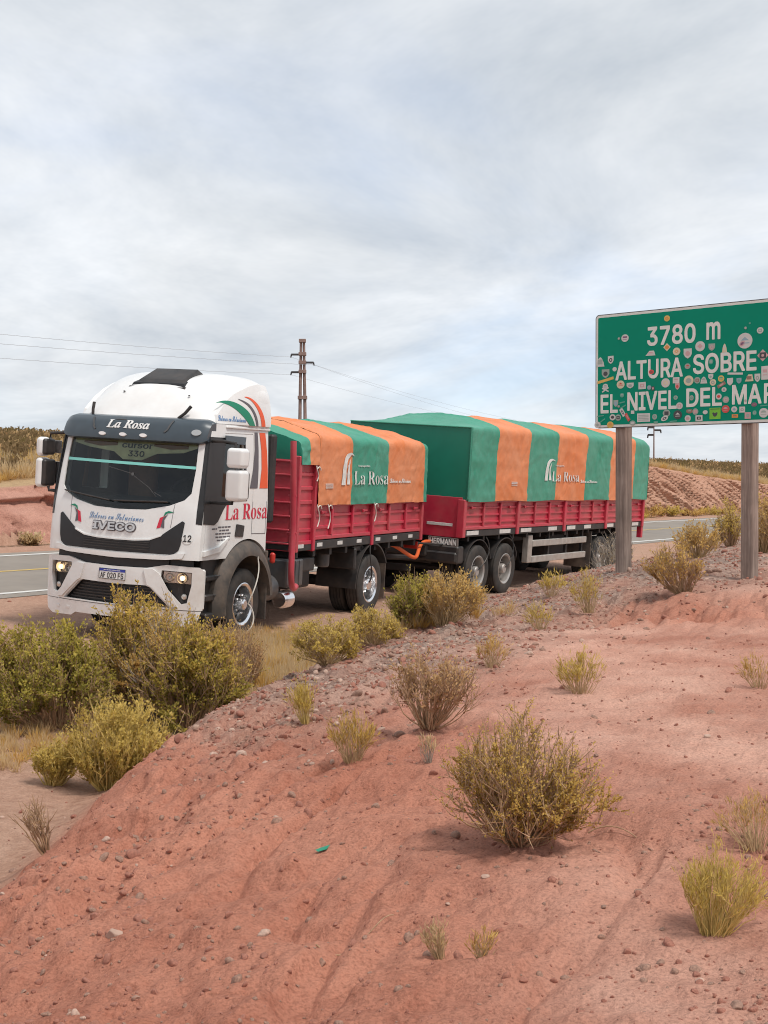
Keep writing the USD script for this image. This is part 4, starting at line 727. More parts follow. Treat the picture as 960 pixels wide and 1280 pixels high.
# --- tarpaulins
def tarp_profile(hw, z0, zs, zr, n=110, rc=0.13):
    pts = [(hw + 0.012, z0), (hw, zs - rc)]
    for t in np.linspace(0, np.pi / 2, 7): pts.append((hw - rc + rc * math.cos(t), zs - rc + rc * math.sin(t)))
    pts += [(hw * 0.5, zs + (zr - zs) * 0.72), (0, zr)]
    pts = np.array(pts + [(-a, b) for a, b in pts[::-1][1:]]); s = np.r_[0, np.cumsum(np.hypot(*np.diff(pts, axis=0).T))]
    q = np.linspace(0, s[-1], n); return np.stack([np.interp(q, s, pts[:, 0]), np.interp(q, s, pts[:, 1])], -1)
def tarp_grid(l, bows, hw, z0f, zs, zr, seed, droop=None, n=130, lift=0.0, amp=1.0, slack=1.0):
    """Canvas over bows: taut on the bows, slack and wrinkled between them."""
    out = []; b = np.array(bows)
    for x in l:
        i = np.clip(np.searchsorted(b, x) - 1, 0, len(b) - 2); t = np.clip((x - b[i]) / (b[i + 1] - b[i]), 0, 1); sag = abs(math.sin(math.pi * t)) ** 0.8
        dz, dw = (droop(x) if droop else (0.0, 0.0)); z0 = z0f(x)
        P = tarp_profile(hw - 0.010 * sag * slack - dw, z0, zs - 0.035 * sag * slack - dz, zr - 0.045 * sag * slack - dz, n)
        out.append(np.c_[np.full(n, x), P])
    G = np.array(out); x = G[..., 0]; q = np.broadcast_to(np.linspace(0, 1, n)[None, :] * 6.0, x.shape)
    side = np.abs(G[..., 1]) > hw - 0.16
    def crease(a, c, fa, fc, sharp, sd): return (1 - np.abs(2 * fbm(np.stack([(x + a * q) * fa, (q + c * x) * fc, np.full_like(x, sd * 0.37)], -1), 4, int(sd)) - 1) * sharp).clip(0, 1)
    wr = 0.016 * (fbm(np.stack([(x + 0.45 * q) * 2.3, (q - 0.35 * x) * 0.9, np.full_like(x, seed)], -1), 3, seed) - 0.5)
    wr = wr + 0.011 * crease(0.9, -0.7, 1.6, 0.6, 8, seed + 3) - 0.010 * crease(-0.6, 1.1, 1.4, 0.6, 8, seed + 4) + 0.008 * crease(0.15, 0.0, 0.8, 3.2, 6, seed + 5) + 0.005 * crease(0.8, -0.3, 3.6, 1.6, 7, seed + 6) - 0.004 * crease(-0.9, 0.5, 4.2, 1.9, 7, seed + 7)
    wr = wr * amp * 0.58 + 0.018 * sum(np.exp(-((x - c_) / 0.03) ** 2) for c_ in b[1:-1]) * sstep(zs - 0.55, zs - 0.2, G[..., 2])
    dl = (G[..., 1] / hw); G[..., 1] += np.where(side, np.sign(dl) * wr * 1.5, 0); G[..., 2] += np.where(side, 0, wr)
    G[..., 2] += lift; G[..., 1] += np.sign(G[..., 1]) * lift
    return G
def grid_mesh(G):
    v, f = G.reshape(-1, 3), grid_faces(*G.shape[:2]); m = trimesh.Trimesh(v, np.vstack([f[:, [0, 1, 2]], f[:, [0, 2, 3]]]), process=False)
    mid = len(f) // 2
    if (np.cross(v[f[mid, 1]] - v[f[mid, 0]], v[f[mid, 2]] - v[f[mid, 0]]))[2] < 0: m.invert()
    return m
cover = thing('tarpaulin', 'striped orange and green tarpaulin stretched over the front lorry bed', 'tarpaulin', mat=frame(R_T, O_T))
TB = [2.95, 3.59, 4.66, 5.79, 7.05, 8.27]
def z0_truck(x): return (2.53 if x < 3.545 else 1.905 - 0.003 * math.sin(x * 4.1) - 0.006 * (abs((x - 3.6) % 1.2 - 0.6) < 0.12))
def droop_t(x):
    d = max(0.0, (3.45 - x) / 0.5); e = max(0.0, (x - 8.05) / 0.22); return 0.15 * d ** 1.5 + 0.06 * e, 0.02 * d
SHOULDER_T = 3.04; RIDGE_T = 3.26; HW_T = 1.305
tg = lambda l0, l1: tarp_grid(np.arange(l0, l1 + 0.001, (l1 - l0) / max(int((l1 - l0) / 0.03), 1)), TB, HW_T, z0_truck, SHOULDER_T, RIDGE_T, 71, droop_t)
for l0, l1, m, nm in ((2.955, 3.24, 'green', 'green_stripe'), (3.24, 3.54, 'orange', 'orange_stripe'), (3.55, 4.82, 'orange', 'orange_stripe'), (4.82, 6.38, 'green', 'green_stripe'), (6.38, 8.13, 'orange', 'orange_stripe'), (8.13, 8.27, 'green', 'green_stripe')):
    V(nm, grid_mesh(tg(l0, l1)), M[m], cover, True)
fr = tg(2.955, 3.24)[0]; fr2 = fr[np.abs(fr[:, 1]) <= 2]
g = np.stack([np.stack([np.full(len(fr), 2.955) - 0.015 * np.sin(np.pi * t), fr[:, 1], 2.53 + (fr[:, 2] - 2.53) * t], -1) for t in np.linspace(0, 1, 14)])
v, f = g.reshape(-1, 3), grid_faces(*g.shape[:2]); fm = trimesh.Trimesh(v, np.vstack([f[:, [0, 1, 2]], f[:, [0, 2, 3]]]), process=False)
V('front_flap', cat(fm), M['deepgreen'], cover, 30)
re = tg(8.13, 8.27)[-1]; g = np.stack([np.stack([np.full(len(re), 8.27), re[:, 1], 1.9 + (re[:, 2] - 1.9) * t], -1) for t in np.linspace(0, 1, 10)])
V('rear_flap', grid_mesh(g), M['green'], cover, 30)
def tarp_side(gridf, hw):
    """Map (l, z) on the left side of a tarpaulin, by nearest grid point."""
    G = gridf; S = G[:, :G.shape[1] // 2]; from scipy.interpolate import LinearNDInterpolator
    I = LinearNDInterpolator(S[..., [0, 2]].reshape(-1, 2), S[..., 1].ravel(), fill_value=hw)
    return lambda l, z: (np.stack([l, I(l, z), z], -1), np.stack([0 * l, 1 + 0 * l, 0 * l], -1))
TSM = tarp_side(tg(3.6, 8.1), HW_T)
def logo_arch(x0, z0, w, h, fmap, parent, m):
    """The haulier's mark: a tall bent double stroke."""
    a = smooth_path([(x0, z0), (x0 + 0.05 * w, z0 + 0.45 * h), (x0 + 0.22 * w, z0 + 0.85 * h), (x0 + 0.55 * w, z0 + h), (x0 + w, z0 + 0.93 * h)], 20); b = smooth_path([(x0 + 0.30 * w, z0), (x0 + 0.32 * w, z0 + 0.45 * h), (x0 + 0.42 * w, z0 + 0.75 * h), (x0 + 0.62 * w, z0 + 0.90 * h), (x0 + w, z0 + 0.90 * h)], 20)
    P = Polygon([tuple(p) for p in a] + [tuple(p) for p in b[::-1]]).buffer(0)
    c_ = smooth_path([(x0 + 0.42 * w, z0 + 0.02 * h), (x0 + 0.44 * w, z0 + 0.40 * h), (x0 + 0.52 * w, z0 + 0.66 * h), (x0 + 0.66 * w, z0 + 0.80 * h)], 14); d_ = smooth_path([(x0 + 0.66 * w, z0 + 0.02 * h), (x0 + 0.60 * w, z0 + 0.40 * h), (x0 + 0.60 * w, z0 + 0.66 * h), (x0 + 0.66 * w, z0 + 0.80 * h)], 14)
    Q = Polygon([tuple(p) for p in c_] + [tuple(p) for p in d_[::-1]]).buffer(0)
    V('logo_mark', patch(union_all([P, Q]), fmap, 0.008, 0.013, 0.04), m, parent)
PW = M['paint_white']
logo_arch(4.40, 2.22, 0.46, 0.52, TSM, cover, PW)
V('lettering', patch(place(text_poly('La Rosa', 'serif', -0.02), 4.90, 6.36, 2.225, 0.235), TSM, 0.012, 0.017, 0.018), PW, cover)
V('small_lettering', cat(patch(place(text_poly('Lideres en Soluciones', 'script'), 6.46, 7.46, 2.255, 0.085), TSM, 0.008, 0.013, 0.05), patch(place(text_poly('Transportes', 'sans'), 5.05, 5.55, 2.52, 0.03), TSM, 0.008, 0.013, 0.05), *[patch(sbox(3.80, z, 4.10, z + 0.012), TSM, 0.008, 0.013) for z in (2.17, 2.20, 2.23)]), PW, cover)
for l, d in ((3.52, -0.22), (3.92, -0.30), (5.80, -0.16), (3.42, 0.0)):
    z = 1.9 if l > 3.5 else 2.5
    Vs('tie_cord', [tube(smooth_path([(l, 1.325, z + 0.02), (l + 0.02, 1.335, z - 0.06), (l + 0.07, 1.33, z - 0.12), (l + 0.05, 1.32, z - 0.22 + d * 0.5)], 14), 0.009, 6), tube(smooth_path([(l + 0.02, 1.33, z - 0.03), (l + 0.10, 1.335, z + 0.0), (l + 0.14, 1.335, z - 0.05)], 10), 0.009, 6)], M['cord'], cover)

# --- trailer
trailer = thing('trailer', 'crimson drawbar trailer with slatted sides parked behind the lorry', 'trailer', mat=frame(R_Q, O_Q))
TW = 1.275
V('bed_floor', cbox(0.02, 10.15, -1.27, 1.27, 1.24, 1.36), M['chassis'], trailer)
for sg in (1, -1):
    st = [0.0, 2.49, 5.0, 7.55, 10.12]
    for k in range(4):
        a, b = st[k] + 0.07, st[k + 1] - 0.07; side_gate(trailer, 'side_gate', a, b, 1.335, 1.90, sg, [a + (b - a) * 0.34, a + (b - a) * 0.67], 4, TW)
    for l in st: V('bed_post', cbox(l - 0.06, l + 0.06, sg * 1.17, sg * (TW + 0.045), 1.20 if l else 1.19, 1.915, 0.012), RED, trailer)
    V('reflector_rail', cbox(0.08, 10.05, sg * 1.2, sg * 1.285, 1.20, 1.33, 0.01), M['chassis'], trailer)
    for l0, l1 in ((0.17, 0.69), (1.66, 2.18), (2.70, 3.23), (4.14, 4.62), (5.20, 5.68), (6.22, 6.64), (7.66, 8.1), (8.5, 8.95), (9.4, 9.85)): V('reflector', cbox(l0, l1, sg * 1.285, sg * 1.291, 1.232, 1.312), M['reflector'], trailer)
    # side guard between the axles
    V('side_guard', cat(cbox(3.30, 3.52, sg * 1.08, sg * 1.22, 0.56, 1.15, 0.015)), M['metal'], trailer)
    V('guard_rail', cat(cbox(3.50, 6.56, sg * 1.17, sg * 1.235, 0.90, 1.04, 0.012)), M['metal'], trailer)
    V('guard_rail', cat(cbox(3.50, 6.56, sg * 1.17, sg * 1.235, 0.56, 0.70, 0.012)), M['metal'], trailer)
    Vs('guard_post', [cbox(a, a + 0.07, sg * 1.10, sg * 1.165, 0.56, 1.2) for a in (4.5, 5.5, 6.45)], M['chassis'], trailer)
    for l in (0.83, 2.10): wheel(trailer, l, 1.27, 'deep', sg, dual=True, rimmat='steel')
    for l in (7.5, 8.75): wheel(trailer, l, 1.27, 'deep', sg, dual=True, rimmat='steel')
    V('mudguard', cbox(6.82, 6.85, sg * 0.6, sg * 1.25, 0.30, 1.15, 0.006), M['flap'], trailer)
    V('mudguard', cbox(9.40, 9.43, sg * 0.6, sg * 1.25, 0.35, 1.15, 0.006), M['flap'], trailer)
    for l in (0.83, 2.10):
        a = np.radians(np.linspace(20, 160, 26)); fo = [(l - 0.62 * math.cos(t), 0.52 + 0.62 * math.sin(t)) for t in a]; fi = [(l - 0.60 * math.cos(t), 0.52 + 0.60 * math.sin(t)) for t in a[::-1]]
        V('fender', prism_w(Polygon(fo + fi), sg * 0.56, sg * 1.25), M['black'], trailer, 30)
    V('air_hose', tube(smooth_path([(1.12, 1.25, 1.18), (1.20, 1.30, 0.95), (1.05, 1.30, 0.7), (0.83, 1.24, 0.52)]), 0.012, 6), M['tank'], trailer)
    V('air_hose', tube(smooth_path([(2.25, 1.25, 1.18), (2.35, 1.30, 0.98), (2.30, 1.30, 0.72), (2.10, 1.24, 0.52)]), 0.012, 6), M['tank'], trailer)
Vs('axle', [tube([(l, -0.95, 0.50), (l, 0.95, 0.50)], 0.07) for l in (0.83, 2.10, 7.5, 8.75)], M['chassis'], trailer)
V('chassis_rail', cat([cbox(0.1, 10.05, w - 0.05, w + 0.05, 0.95, 1.22) for w in (-0.5, 0.5)] + [cbox(a, a + 0.08, -1.2, 1.2, 1.10, 1.235) for a in np.arange(0.4, 10, 0.7)]), M['chassis'], trailer)
V('dolly_frame', cat(cbox(0.2, 2.7, -0.55, 0.55, 0.62, 0.80, 0.02), cbox(-0.10, 0.15, -1.22, 1.22, 0.70, 0.90, 0.03), cbox(-0.06, 0.2, 0.55, 1.24, 0.68, 1.02, 0.03), cbox(-0.06, 0.2, -1.24, -0.55, 0.68, 1.02, 0.03), rbox(-0.15, 0.3, -0.5, 0.6, 0.78, 1.0, 0.04)), M['black'], trailer)
V('drawbar', cat(tube([(0.1, 0.45, 0.72), (-1.35, 0.05, 0.78), (-1.62, -0.1, 0.80)], 0.055), tube([(0.1, -0.5, 0.72), (-1.35, -0.1, 0.78)], 0.055), tube([(0.0, 0.9, 1.02), (-1.3, 0.35, 1.10)], 0.02)), M['chassis'], trailer)
V('coiled_hose', tube(smooth_path([(-0.05, 0.62, 1.06), (-0.45, 0.62, 0.96), (-0.85, 0.75, 0.80), (-1.25, 0.70, 0.93), (-1.55, 0.45, 1.08)], 40), 0.036, 8), M['hose'], trailer, True)
fb_ = V('front_board', cbox(-0.02, 0.05, -1.24, 1.24, 1.18, 1.95), RED, trailer)
V('white_bar', cbox(-0.032, -0.021, 0.52, 1.07, 1.39, 1.445), M['reflector'], fb_)
V('white_bar', cbox(-0.032, -0.021, -1.07, -0.52, 1.39, 1.445), M['reflector'], fb_)
mk = V('maker_plate', cbox(-0.035, 0.02, 0.58, 1.21, 1.00, 1.17), M['tank'], trailer)
def FM(w, z): return np.stack([np.full_like(w, -0.036), w, z], -1), np.stack([-np.ones_like(w), 0 * w, 0 * w], -1)
V('maker_lettering', patch(place(text_poly('HERMANN', 'sans', 0.04), 0.61, 1.18, 1.035, 0.105), FM, 0.001, 0.006), M['plate'], mk)
V('plate_frame', cat([patch(sbox(0.58, 1.0, 1.21, 1.17).difference(sbox(0.592, 1.012, 1.198, 1.158)), FM, 0.001, 0.008)]), M['metal'], mk)
V('tail_board', cat(cbox(10.12, 10.18, -1.24, 1.24, 1.2, 1.95), *[cbox(10.08, 10.2, sg * 1.18, sg * 1.30, 0.92, 1.25) for sg in (1, -1)]), RED, trailer)
V('rear_bumper', cat(cbox(10.0, 10.1, -1.1, 1.1, 0.5, 0.62), *[cbox(9.95, 10.05, w, w + 0.08, 0.6, 1.2) for w in (-0.6, 0.55)]), M['chassis'], trailer)
V('tool_box', rbox(5.0, 6.3, -1.0, 0.9, 0.62, 1.1, 0.04), M['chassis'], trailer)
cover2 = thing('tarpaulin', 'long tarpaulin with seven orange and green bands over the rear trailer', 'tarpaulin', mat=frame(R_Q, O_Q))
QB = [0.0, 1.2, 2.75, 4.25, 5.93, 7.5, 9.1, 10.18]
def droop_q(x): e = max(0.0, (x - 9.9) / 0.28); d = max(0.0, (1.3 - x) / 1.3); return 0.10 * e + 0.0 * d, 0.0
def z0_trail(x): return 1.885 - 0.012 * math.sin(x * 2.6)
def qg(l0, l1):
    ls = np.linspace(l0, l1, max(int((l1 - l0) / 0.035), 2) + 1); G = tarp_grid(ls, QB, 1.335, z0_trail, 3.37, 3.56, 81, droop_q, 120, amp=1.1, slack=0.4)
    fl = np.clip(1 - ls / 1.25, 0, 1)[:, None]; z = G[..., 2]; G[..., 2] = np.where(z > 3.29, z - (z - 3.29) * fl, z); return G
qs = [0.03, 1.20, 2.76, 4.26, 5.93, 7.50, 9.12, 10.18]
for k in range(7):
    V(('green_stripe', 'orange_stripe')[k % 2], grid_mesh(qg(qs[k], qs[k + 1])), M[('green', 'orange')[k % 2]], cover2, True)
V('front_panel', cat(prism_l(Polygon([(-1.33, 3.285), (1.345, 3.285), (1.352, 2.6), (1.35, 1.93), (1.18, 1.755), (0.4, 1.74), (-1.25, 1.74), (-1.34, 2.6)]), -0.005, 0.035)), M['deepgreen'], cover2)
Vs('panel_hem', [tube([(-0.01, 1.340, 3.29), (-0.012, 1.345, 2.6), (-0.012, 1.343, 1.94), (-0.012, 1.18, 1.757)], 0.014, 6), tube([(-0.01, -1.33, 3.285), (-0.01, 1.325, 3.285)], 0.014, 6)], M['green'], cover2, True)
re = qg(qs[6], qs[7])[-1]; g = np.stack([np.stack([np.full(len(re), 10.18), re[:, 1], 1.88 + (re[:, 2] - 1.88) * t], -1) for t in np.linspace(0, 1, 10)]); V('rear_panel', grid_mesh(g), M['green'], cover2, 30)
QSM = tarp_side(qg(0.2, 10.0), 1.335)
logo_arch(3.62, 2.31, 0.50, 0.46, QSM, cover2, PW)
V('lettering', patch(place(text_poly('La Rosa', 'serif', -0.02), 4.02, 5.54, 2.295, 0.225), QSM, 0.012, 0.017, 0.018), PW, cover2)
V('small_lettering', cat(patch(place(text_poly('Lideres en Soluciones', 'script'), 5.64, 6.68, 2.275, 0.075), QSM, 0.008, 0.013, 0.05), patch(place(text_poly('Transportes', 'sans'), 4.15, 4.65, 2.62, 0.03), QSM, 0.008, 0.013, 0.05), *[patch(sbox(1.95, z, 2.2, z + 0.012), QSM, 0.008, 0.013) for z in (2.20, 2.23, 2.26)]), PW, cover2)
#__ENDVEH__
#__SIGN__
# ---------------------------------------------------------------- altitude sign
S0 = np.array([2.512, 17.27, 0.0]); SX = np.array([1.643, -1.56, 0.0]); SX /= np.linalg.norm(SX); SY = np.array([-SX[1], SX[0], 0.0])
def sign_at(u, v, back=0.0):
    """(along the panel, height above its left post's foot) of a place of the photograph."""
    r = ray(u, v); t = ((S0 + SY * back - EYEP) @ SY) / (r @ SY); P = EYEP + r * t; return float((P - S0) @ SX), float(P[2])
PA, _ = sign_at(779.6, 600, 0.10); PB, _ = sign_at(937.3, 600, 0.10); AW = PA + PB; ZT, ZB = 4.155, 2.812
base_xy = [S0 + SX * a + SY * 0.10 for a in (PA, PB)]; gz0 = [float(height(b[0], b[1], False)) for b in base_xy]
sm = Gf.Matrix4d(1.0)
for i, ax_ in enumerate((SX, SY, np.array([0, 0, 1.0]))): sm.SetRow(i, Gf.Vec4d(*map(float, ax_), 0))
OS = np.array([S0[0], S0[1], 0]) + SX * PA + SY * 0.10; sm.SetRow(3, Gf.Vec4d(float(OS[0]), float(OS[1]), gz0[0], 1))
sign = thing('road_sign', 'green altitude road sign covered in stickers on two wooden posts', 'road sign', mat=sm)
def SM(a, z): return np.stack([a - PA, np.full_like(a, -0.10), z - gz0[0]], -1), np.stack([0 * a, -np.ones_like(a), 0 * a], -1)
def SP(name, poly, d0, d1, m, parent=sign): return obj(name, patch(poly, SM, d0, d1, None), m, parent)
rr_ = sbox(0.05, ZB + 0.05, AW - 0.05, ZT - 0.05).buffer(0.05, 8)
pn = SP('panel', rr_, -0.022, 0.0, M['signedge']); 
SP('panel_border', rr_.buffer(-0.010), 0.0, 0.0015, M['signwhite'], pn)
SP('panel_face', rr_.buffer(-0.038), 0.0015, 0.003, M['signgreen'], pn)
for k, (a, b) in enumerate(zip((PA, PB), gz0)):
    pm = cbox(a - PA - 0.073, a - PA + 0.073, -0.072, 0.072, b - gz0[0] - 0.5, ZT - 0.12 - gz0[0], 0.012)
    obj('post', pm, M['post'], sign)
    for z in (ZB + 0.25, ZT - 0.3): obj('bolt', patch(Point(a, z).buffer(0.014, 8), SM, 0.002, 0.010, None), M['metal'], sign)
for s, u0, u1, um, v0, v1 in (('3780', 809.2, 869.6, 839, 407.6, 429.5), ('m', 883.2, 900.6, 892, 404.2, 423.4), ('ALTURA', 769.6, 853.6, 811, 450.5, 472.3), ('SOBRE', 866.5, 945.9, 906, 441.5, 464.3), ('EL', 751.0, 772.5, 762, 493.8, 515.6), ('NIVEL', 784.3, 846.0, 815, 490.0, 511.5), ('DEL', 858.0, 902.5, 880, 485.5, 507.2), ('MA', 915.2, 952.0, 933, 481.5, 504.2)):
    a0, a1 = sign_at(u0, v1)[0], sign_at(u1, v1)[0]; zt_, zb_ = sign_at(um, v0)[1], sign_at(um, v1)[1]
    p = text_poly(s, 'sans', 0.040); hgt = (zt_ - zb_) if s != 'm' else (zt_ - zb_) * 1.35
    SP('lettering', place(p, a0, a1, zb_, hgt), 0.003, 0.0045, M['signwhite'])
    if s == 'MA': mar = (a1, zb_, hgt, (a1 - a0) / (p.bounds[2] - p.bounds[0]))
pR = text_poly('R', 'sans', 0.040); SP('lettering', place(pR, mar[0] + 0.03, mar[0] + 0.03 + (pR.bounds[2] - pR.bounds[0]) * mar[3], mar[1], mar[2]), 0.003, 0.0045, M['signwhite'])
STC = dict(w=(0.54, 0.54, 0.52), y=(0.62, 0.42, 0.10), o=(0.62, 0.25, 0.06), p=(0.52, 0.33, 0.33), r=(0.55, 0.07, 0.06), g=(0.30, 0.36, 0.32), b=(0.25, 0.36, 0.42), k=(0.05, 0.05, 0.055), n=(0.26, 0.15, 0.11), c=(0.60, 0.54, 0.38), l=(0.16, 0.48, 0.03), v=(0.20, 0.09, 0.16), t=(0.10, 0.33, 0.25))
for k_, c_ in STC.items(): M['st_' + k_] = mat('sticker_' + {'w': 'white', 'y': 'yellow', 'o': 'orange', 'p': 'pink', 'r': 'red', 'g': 'grey', 'b': 'blue', 'k': 'black', 'n': 'brown', 'c': 'cream', 'l': 'lime', 'v': 'violet', 't': 'teal'}[k_], c_, 0.45, var=0.06)
def shape(kind, w, h):
    if kind == 'c': return affinity.scale(Point(0, 0).buffer(0.5, 12), w, h)
    if kind == 's': return sbox(-w / 2, -h / 2, w / 2, h / 2)
    if kind == 'd': return Polygon([(0, -h / 2), (w / 2, 0), (0, h / 2), (-w / 2, 0)])
    if kind == 'h': return Polygon([(-w / 2, h / 2), (w / 2, h / 2), (w / 2, -0.05 * h), (w * 0.32, -0.32 * h), (0, -h / 2), (-w * 0.32, -0.32 * h), (-w / 2, -0.05 * h)])
    if kind == 'b': return Polygon([(-w / 2, -h / 2), (w / 2, -h / 2), (w * 0.42, -0.1 * h), (w * 0.2, 0.35 * h), (0, h / 2), (-w * 0.25, 0.3 * h), (-w * 0.40, 0)])
    if kind == 'm': return Polygon([(-w / 2, -h / 2), (w / 2, -h / 2), (w * 0.45, 0), (w * 0.35, h / 2), (-w * 0.1, h / 2), (-w * 0.3, 0)])
    return sbox(-w / 2, -h / 2, w / 2, h / 2)
ST = [(834, 398, 'c', 7.4, 7.4, 'y', 'o', 0), (781.5, 422.7, 'c', 9, 9.4, 'w', 'v', 0), (834, 434, 'd', 9, 10, 'c', 'o', 0), (846, 439.3, 'c', 9, 9.5, 'c', 'o', 0), (813.3, 441.6, 'm', 12, 6, 'w', 'p', 0), (750.6, 452.5, 'b', 10, 12, 'w', 'g', 0), (763.7, 450, 'h', 7, 10, 'w', 'k', 0),
      (931.4, 425.9, 'c', 18.5, 19.5, 'w', 'b', 0), (928, 429.5, 'c', 8, 6, 'p', 'v', 30), (950.5, 413, 'c', 8, 8, 'w', 'g', 0), (937.5, 404, 'c', 2.4, 2.4, 't', None, 0), (875.4, 432.8, 'c', 12, 12.6, 'w', 'p', 0), (890, 434, 'h', 8, 9, 'g', 'p', 0), (906, 435, 'b', 6, 11, 'c', 'w', 0), (860, 442, 'h', 10, 12.5, 'w', 'p', 0), (953.7, 444.2, 'd', 14, 15, 'p', 'k', 0),
      (859.7, 457.8, 'c', 7, 7, 'g', 'r', 0), (889, 452, 'c', 5.5, 6.5, 't', 'g', 0), (919.3, 467, 's', 19, 2.6, 'w', None, -3), (956.5, 466, 's', 9, 17, 'w', 'p', 0), (861, 475.8, 'c', 12, 12.6, 'c', 'g', 0), (871.8, 475.3, 'c', 7.4, 8, 'g', 'n', 0), (880, 475, 'b', 8.4, 8.6, 'w', 'g', 0), (888.7, 471, 'h', 6, 7, 'w', 'g', 0), (891.5, 478, 'c', 7.6, 8.2, 'c', 'g', 0), (901.6, 473.2, 'c', 7.6, 8, 'y', 't', 0), (902, 481, 's', 10.5, 4, 'n', 'p', 27), (912.8, 477.2, 'h', 7.4, 9.4, 'w', None, 0), (924, 476, 'h', 6, 7, 'b', 't', 0), (936.7, 472.3, 'm', 10.4, 8.6, 'c', 'n', 0), (947, 472.4, 'h', 7, 10.4, 'w', 'g', 0),
      (905.3, 487, 'c', 6, 6, 'w', 'k', 0), (898.7, 495.6, 'c', 7, 7.6, 'w', 'r', 0), (907.6, 499.6, 'c', 8, 8.4, 'g', 'p', 0), (907.3, 511.3, 'c', 9.4, 9.6, 'r', 'p', 0), (918, 511.6, 'c', 7.4, 7.6, 'w', 'b', 0), (928, 512, 's', 7, 7.4, 'w', 'g', 0), (894, 516.8, 's', 13.7, 14, 'l', 'k', 0), (860, 523, 'c', 7.4, 8, 'w', 'p', 0), (874, 522.7, 's', 8.6, 7.4, 'w', 'k', 0), (862, 514, 'c', 8, 5.4, 'n', 'g', 0), (869.5, 514.5, 'c', 7, 8, 'g', 'p', 0), (881.8, 515.3, 'c', 6, 5, 'w', None, 0), (919, 520, 's', 7.6, 4.4, 'o', 'n', 0), (935, 519.4, 's', 7.4, 8.4, 'p', 'g', 0), (943.4, 516, 'c', 5, 6, 't', 'g', 0), (954.8, 516, 'c', 11.6, 12, 'w', 'g', 0), (943, 505.7, 'c', 7, 5, 'v', 'n', 0), (864.7, 497.3, 'c', 5, 6.5, 'g', 't', 0),
      (768.6, 461.5, 'c', 5, 5.4, 'w', None, 0), (757.2, 467.2, 'h', 9.2, 11, 'g', 'k', 0), (757, 475.4, 's', 20.5, 3.4, 'y', None, 12), (757, 483, 'c', 6.4, 6.4, 'w', 'g', 0), (757, 487.4, 's', 9, 1.6, 'w', None, -25), (757, 487.4, 's', 9, 1.6, 'w', None, 30), (776, 480.7, 'c', 9.6, 10, 'c', 'r', 0), (788, 482, 'h', 8.6, 7, 'w', 'g', 0), (803, 482, 's', 9.2, 8.8, 'w', 'p', 0), (811.8, 484.4, 'c', 5, 5.4, 'b', 'g', 0), (816.5, 485.5, 's', 3.6, 5, 'k', 'p', 10), (832.2, 478.6, 'c', 10.6, 11.4, 'w', 'c', 0), (845.4, 475.2, 's', 8, 7.4, 'w', 'p', 0), (847, 483, 'h', 5.4, 8.4, 'p', 'r', 0), (814.5, 464.9, 'c', 6.2, 5.6, 'r', 'k', 0), (777.8, 494, 'c', 5, 5.4, 't', 'g', 0), (770, 504.4, 'h', 5.8, 8.6, 'g', 'b', 0), (778.5, 515.5, 's', 9, 5, 'w', 'k', -58), (784.5, 521.5, 's', 9, 4, 'r', 'p', -58), (766, 521.6, 'c', 7, 7.6, 'w', 'k', 0), (773, 522, 'c', 7, 7.6, 'g', 'k', 0), (763, 531, 'c', 8, 8.2, 'y', 'o', 0), (747.2, 531.2, 'c', 7.6, 8, 'w', 'g', 0), (791, 515.3, 's', 4, 4.2, 'w', None, 0), (804.7, 522, 's', 16, 10.8, 'w', 'g', 0), (791, 528.8, 'c', 7, 6, 'g', 'w', 0), (818.5, 521, 'c', 6, 7, 'g', 't', 0), (820, 528, 's', 5, 3, 't', 'g', 0), (833.4, 516.5, 'c', 9, 9, 'g', 'k', 0), (831, 523, 'c', 9, 6, 'w', 'k', 20), (847.4, 518.5, 'c', 10.4, 11, 'k', 'w', 0), (844.8, 497, 'c', 5, 5.4, 'g', 't', 0), (849.5, 507.3, 'c', 8.2, 8.4, 'w', 'p', 0), (778, 503, 's', 6.6, 1.4, 't', None, 10), (779, 508.5, 's', 7.4, 1.4, 't', None, 25), (751, 520, 's', 8, 1.2, 't', None, 5), (753, 526, 's', 8, 1.2, 't', None, 30), (842, 526.5, 's', 9, 1.3, 't', None, 4), (955, 507, 's', 9, 1.2, 't', None, 3)]
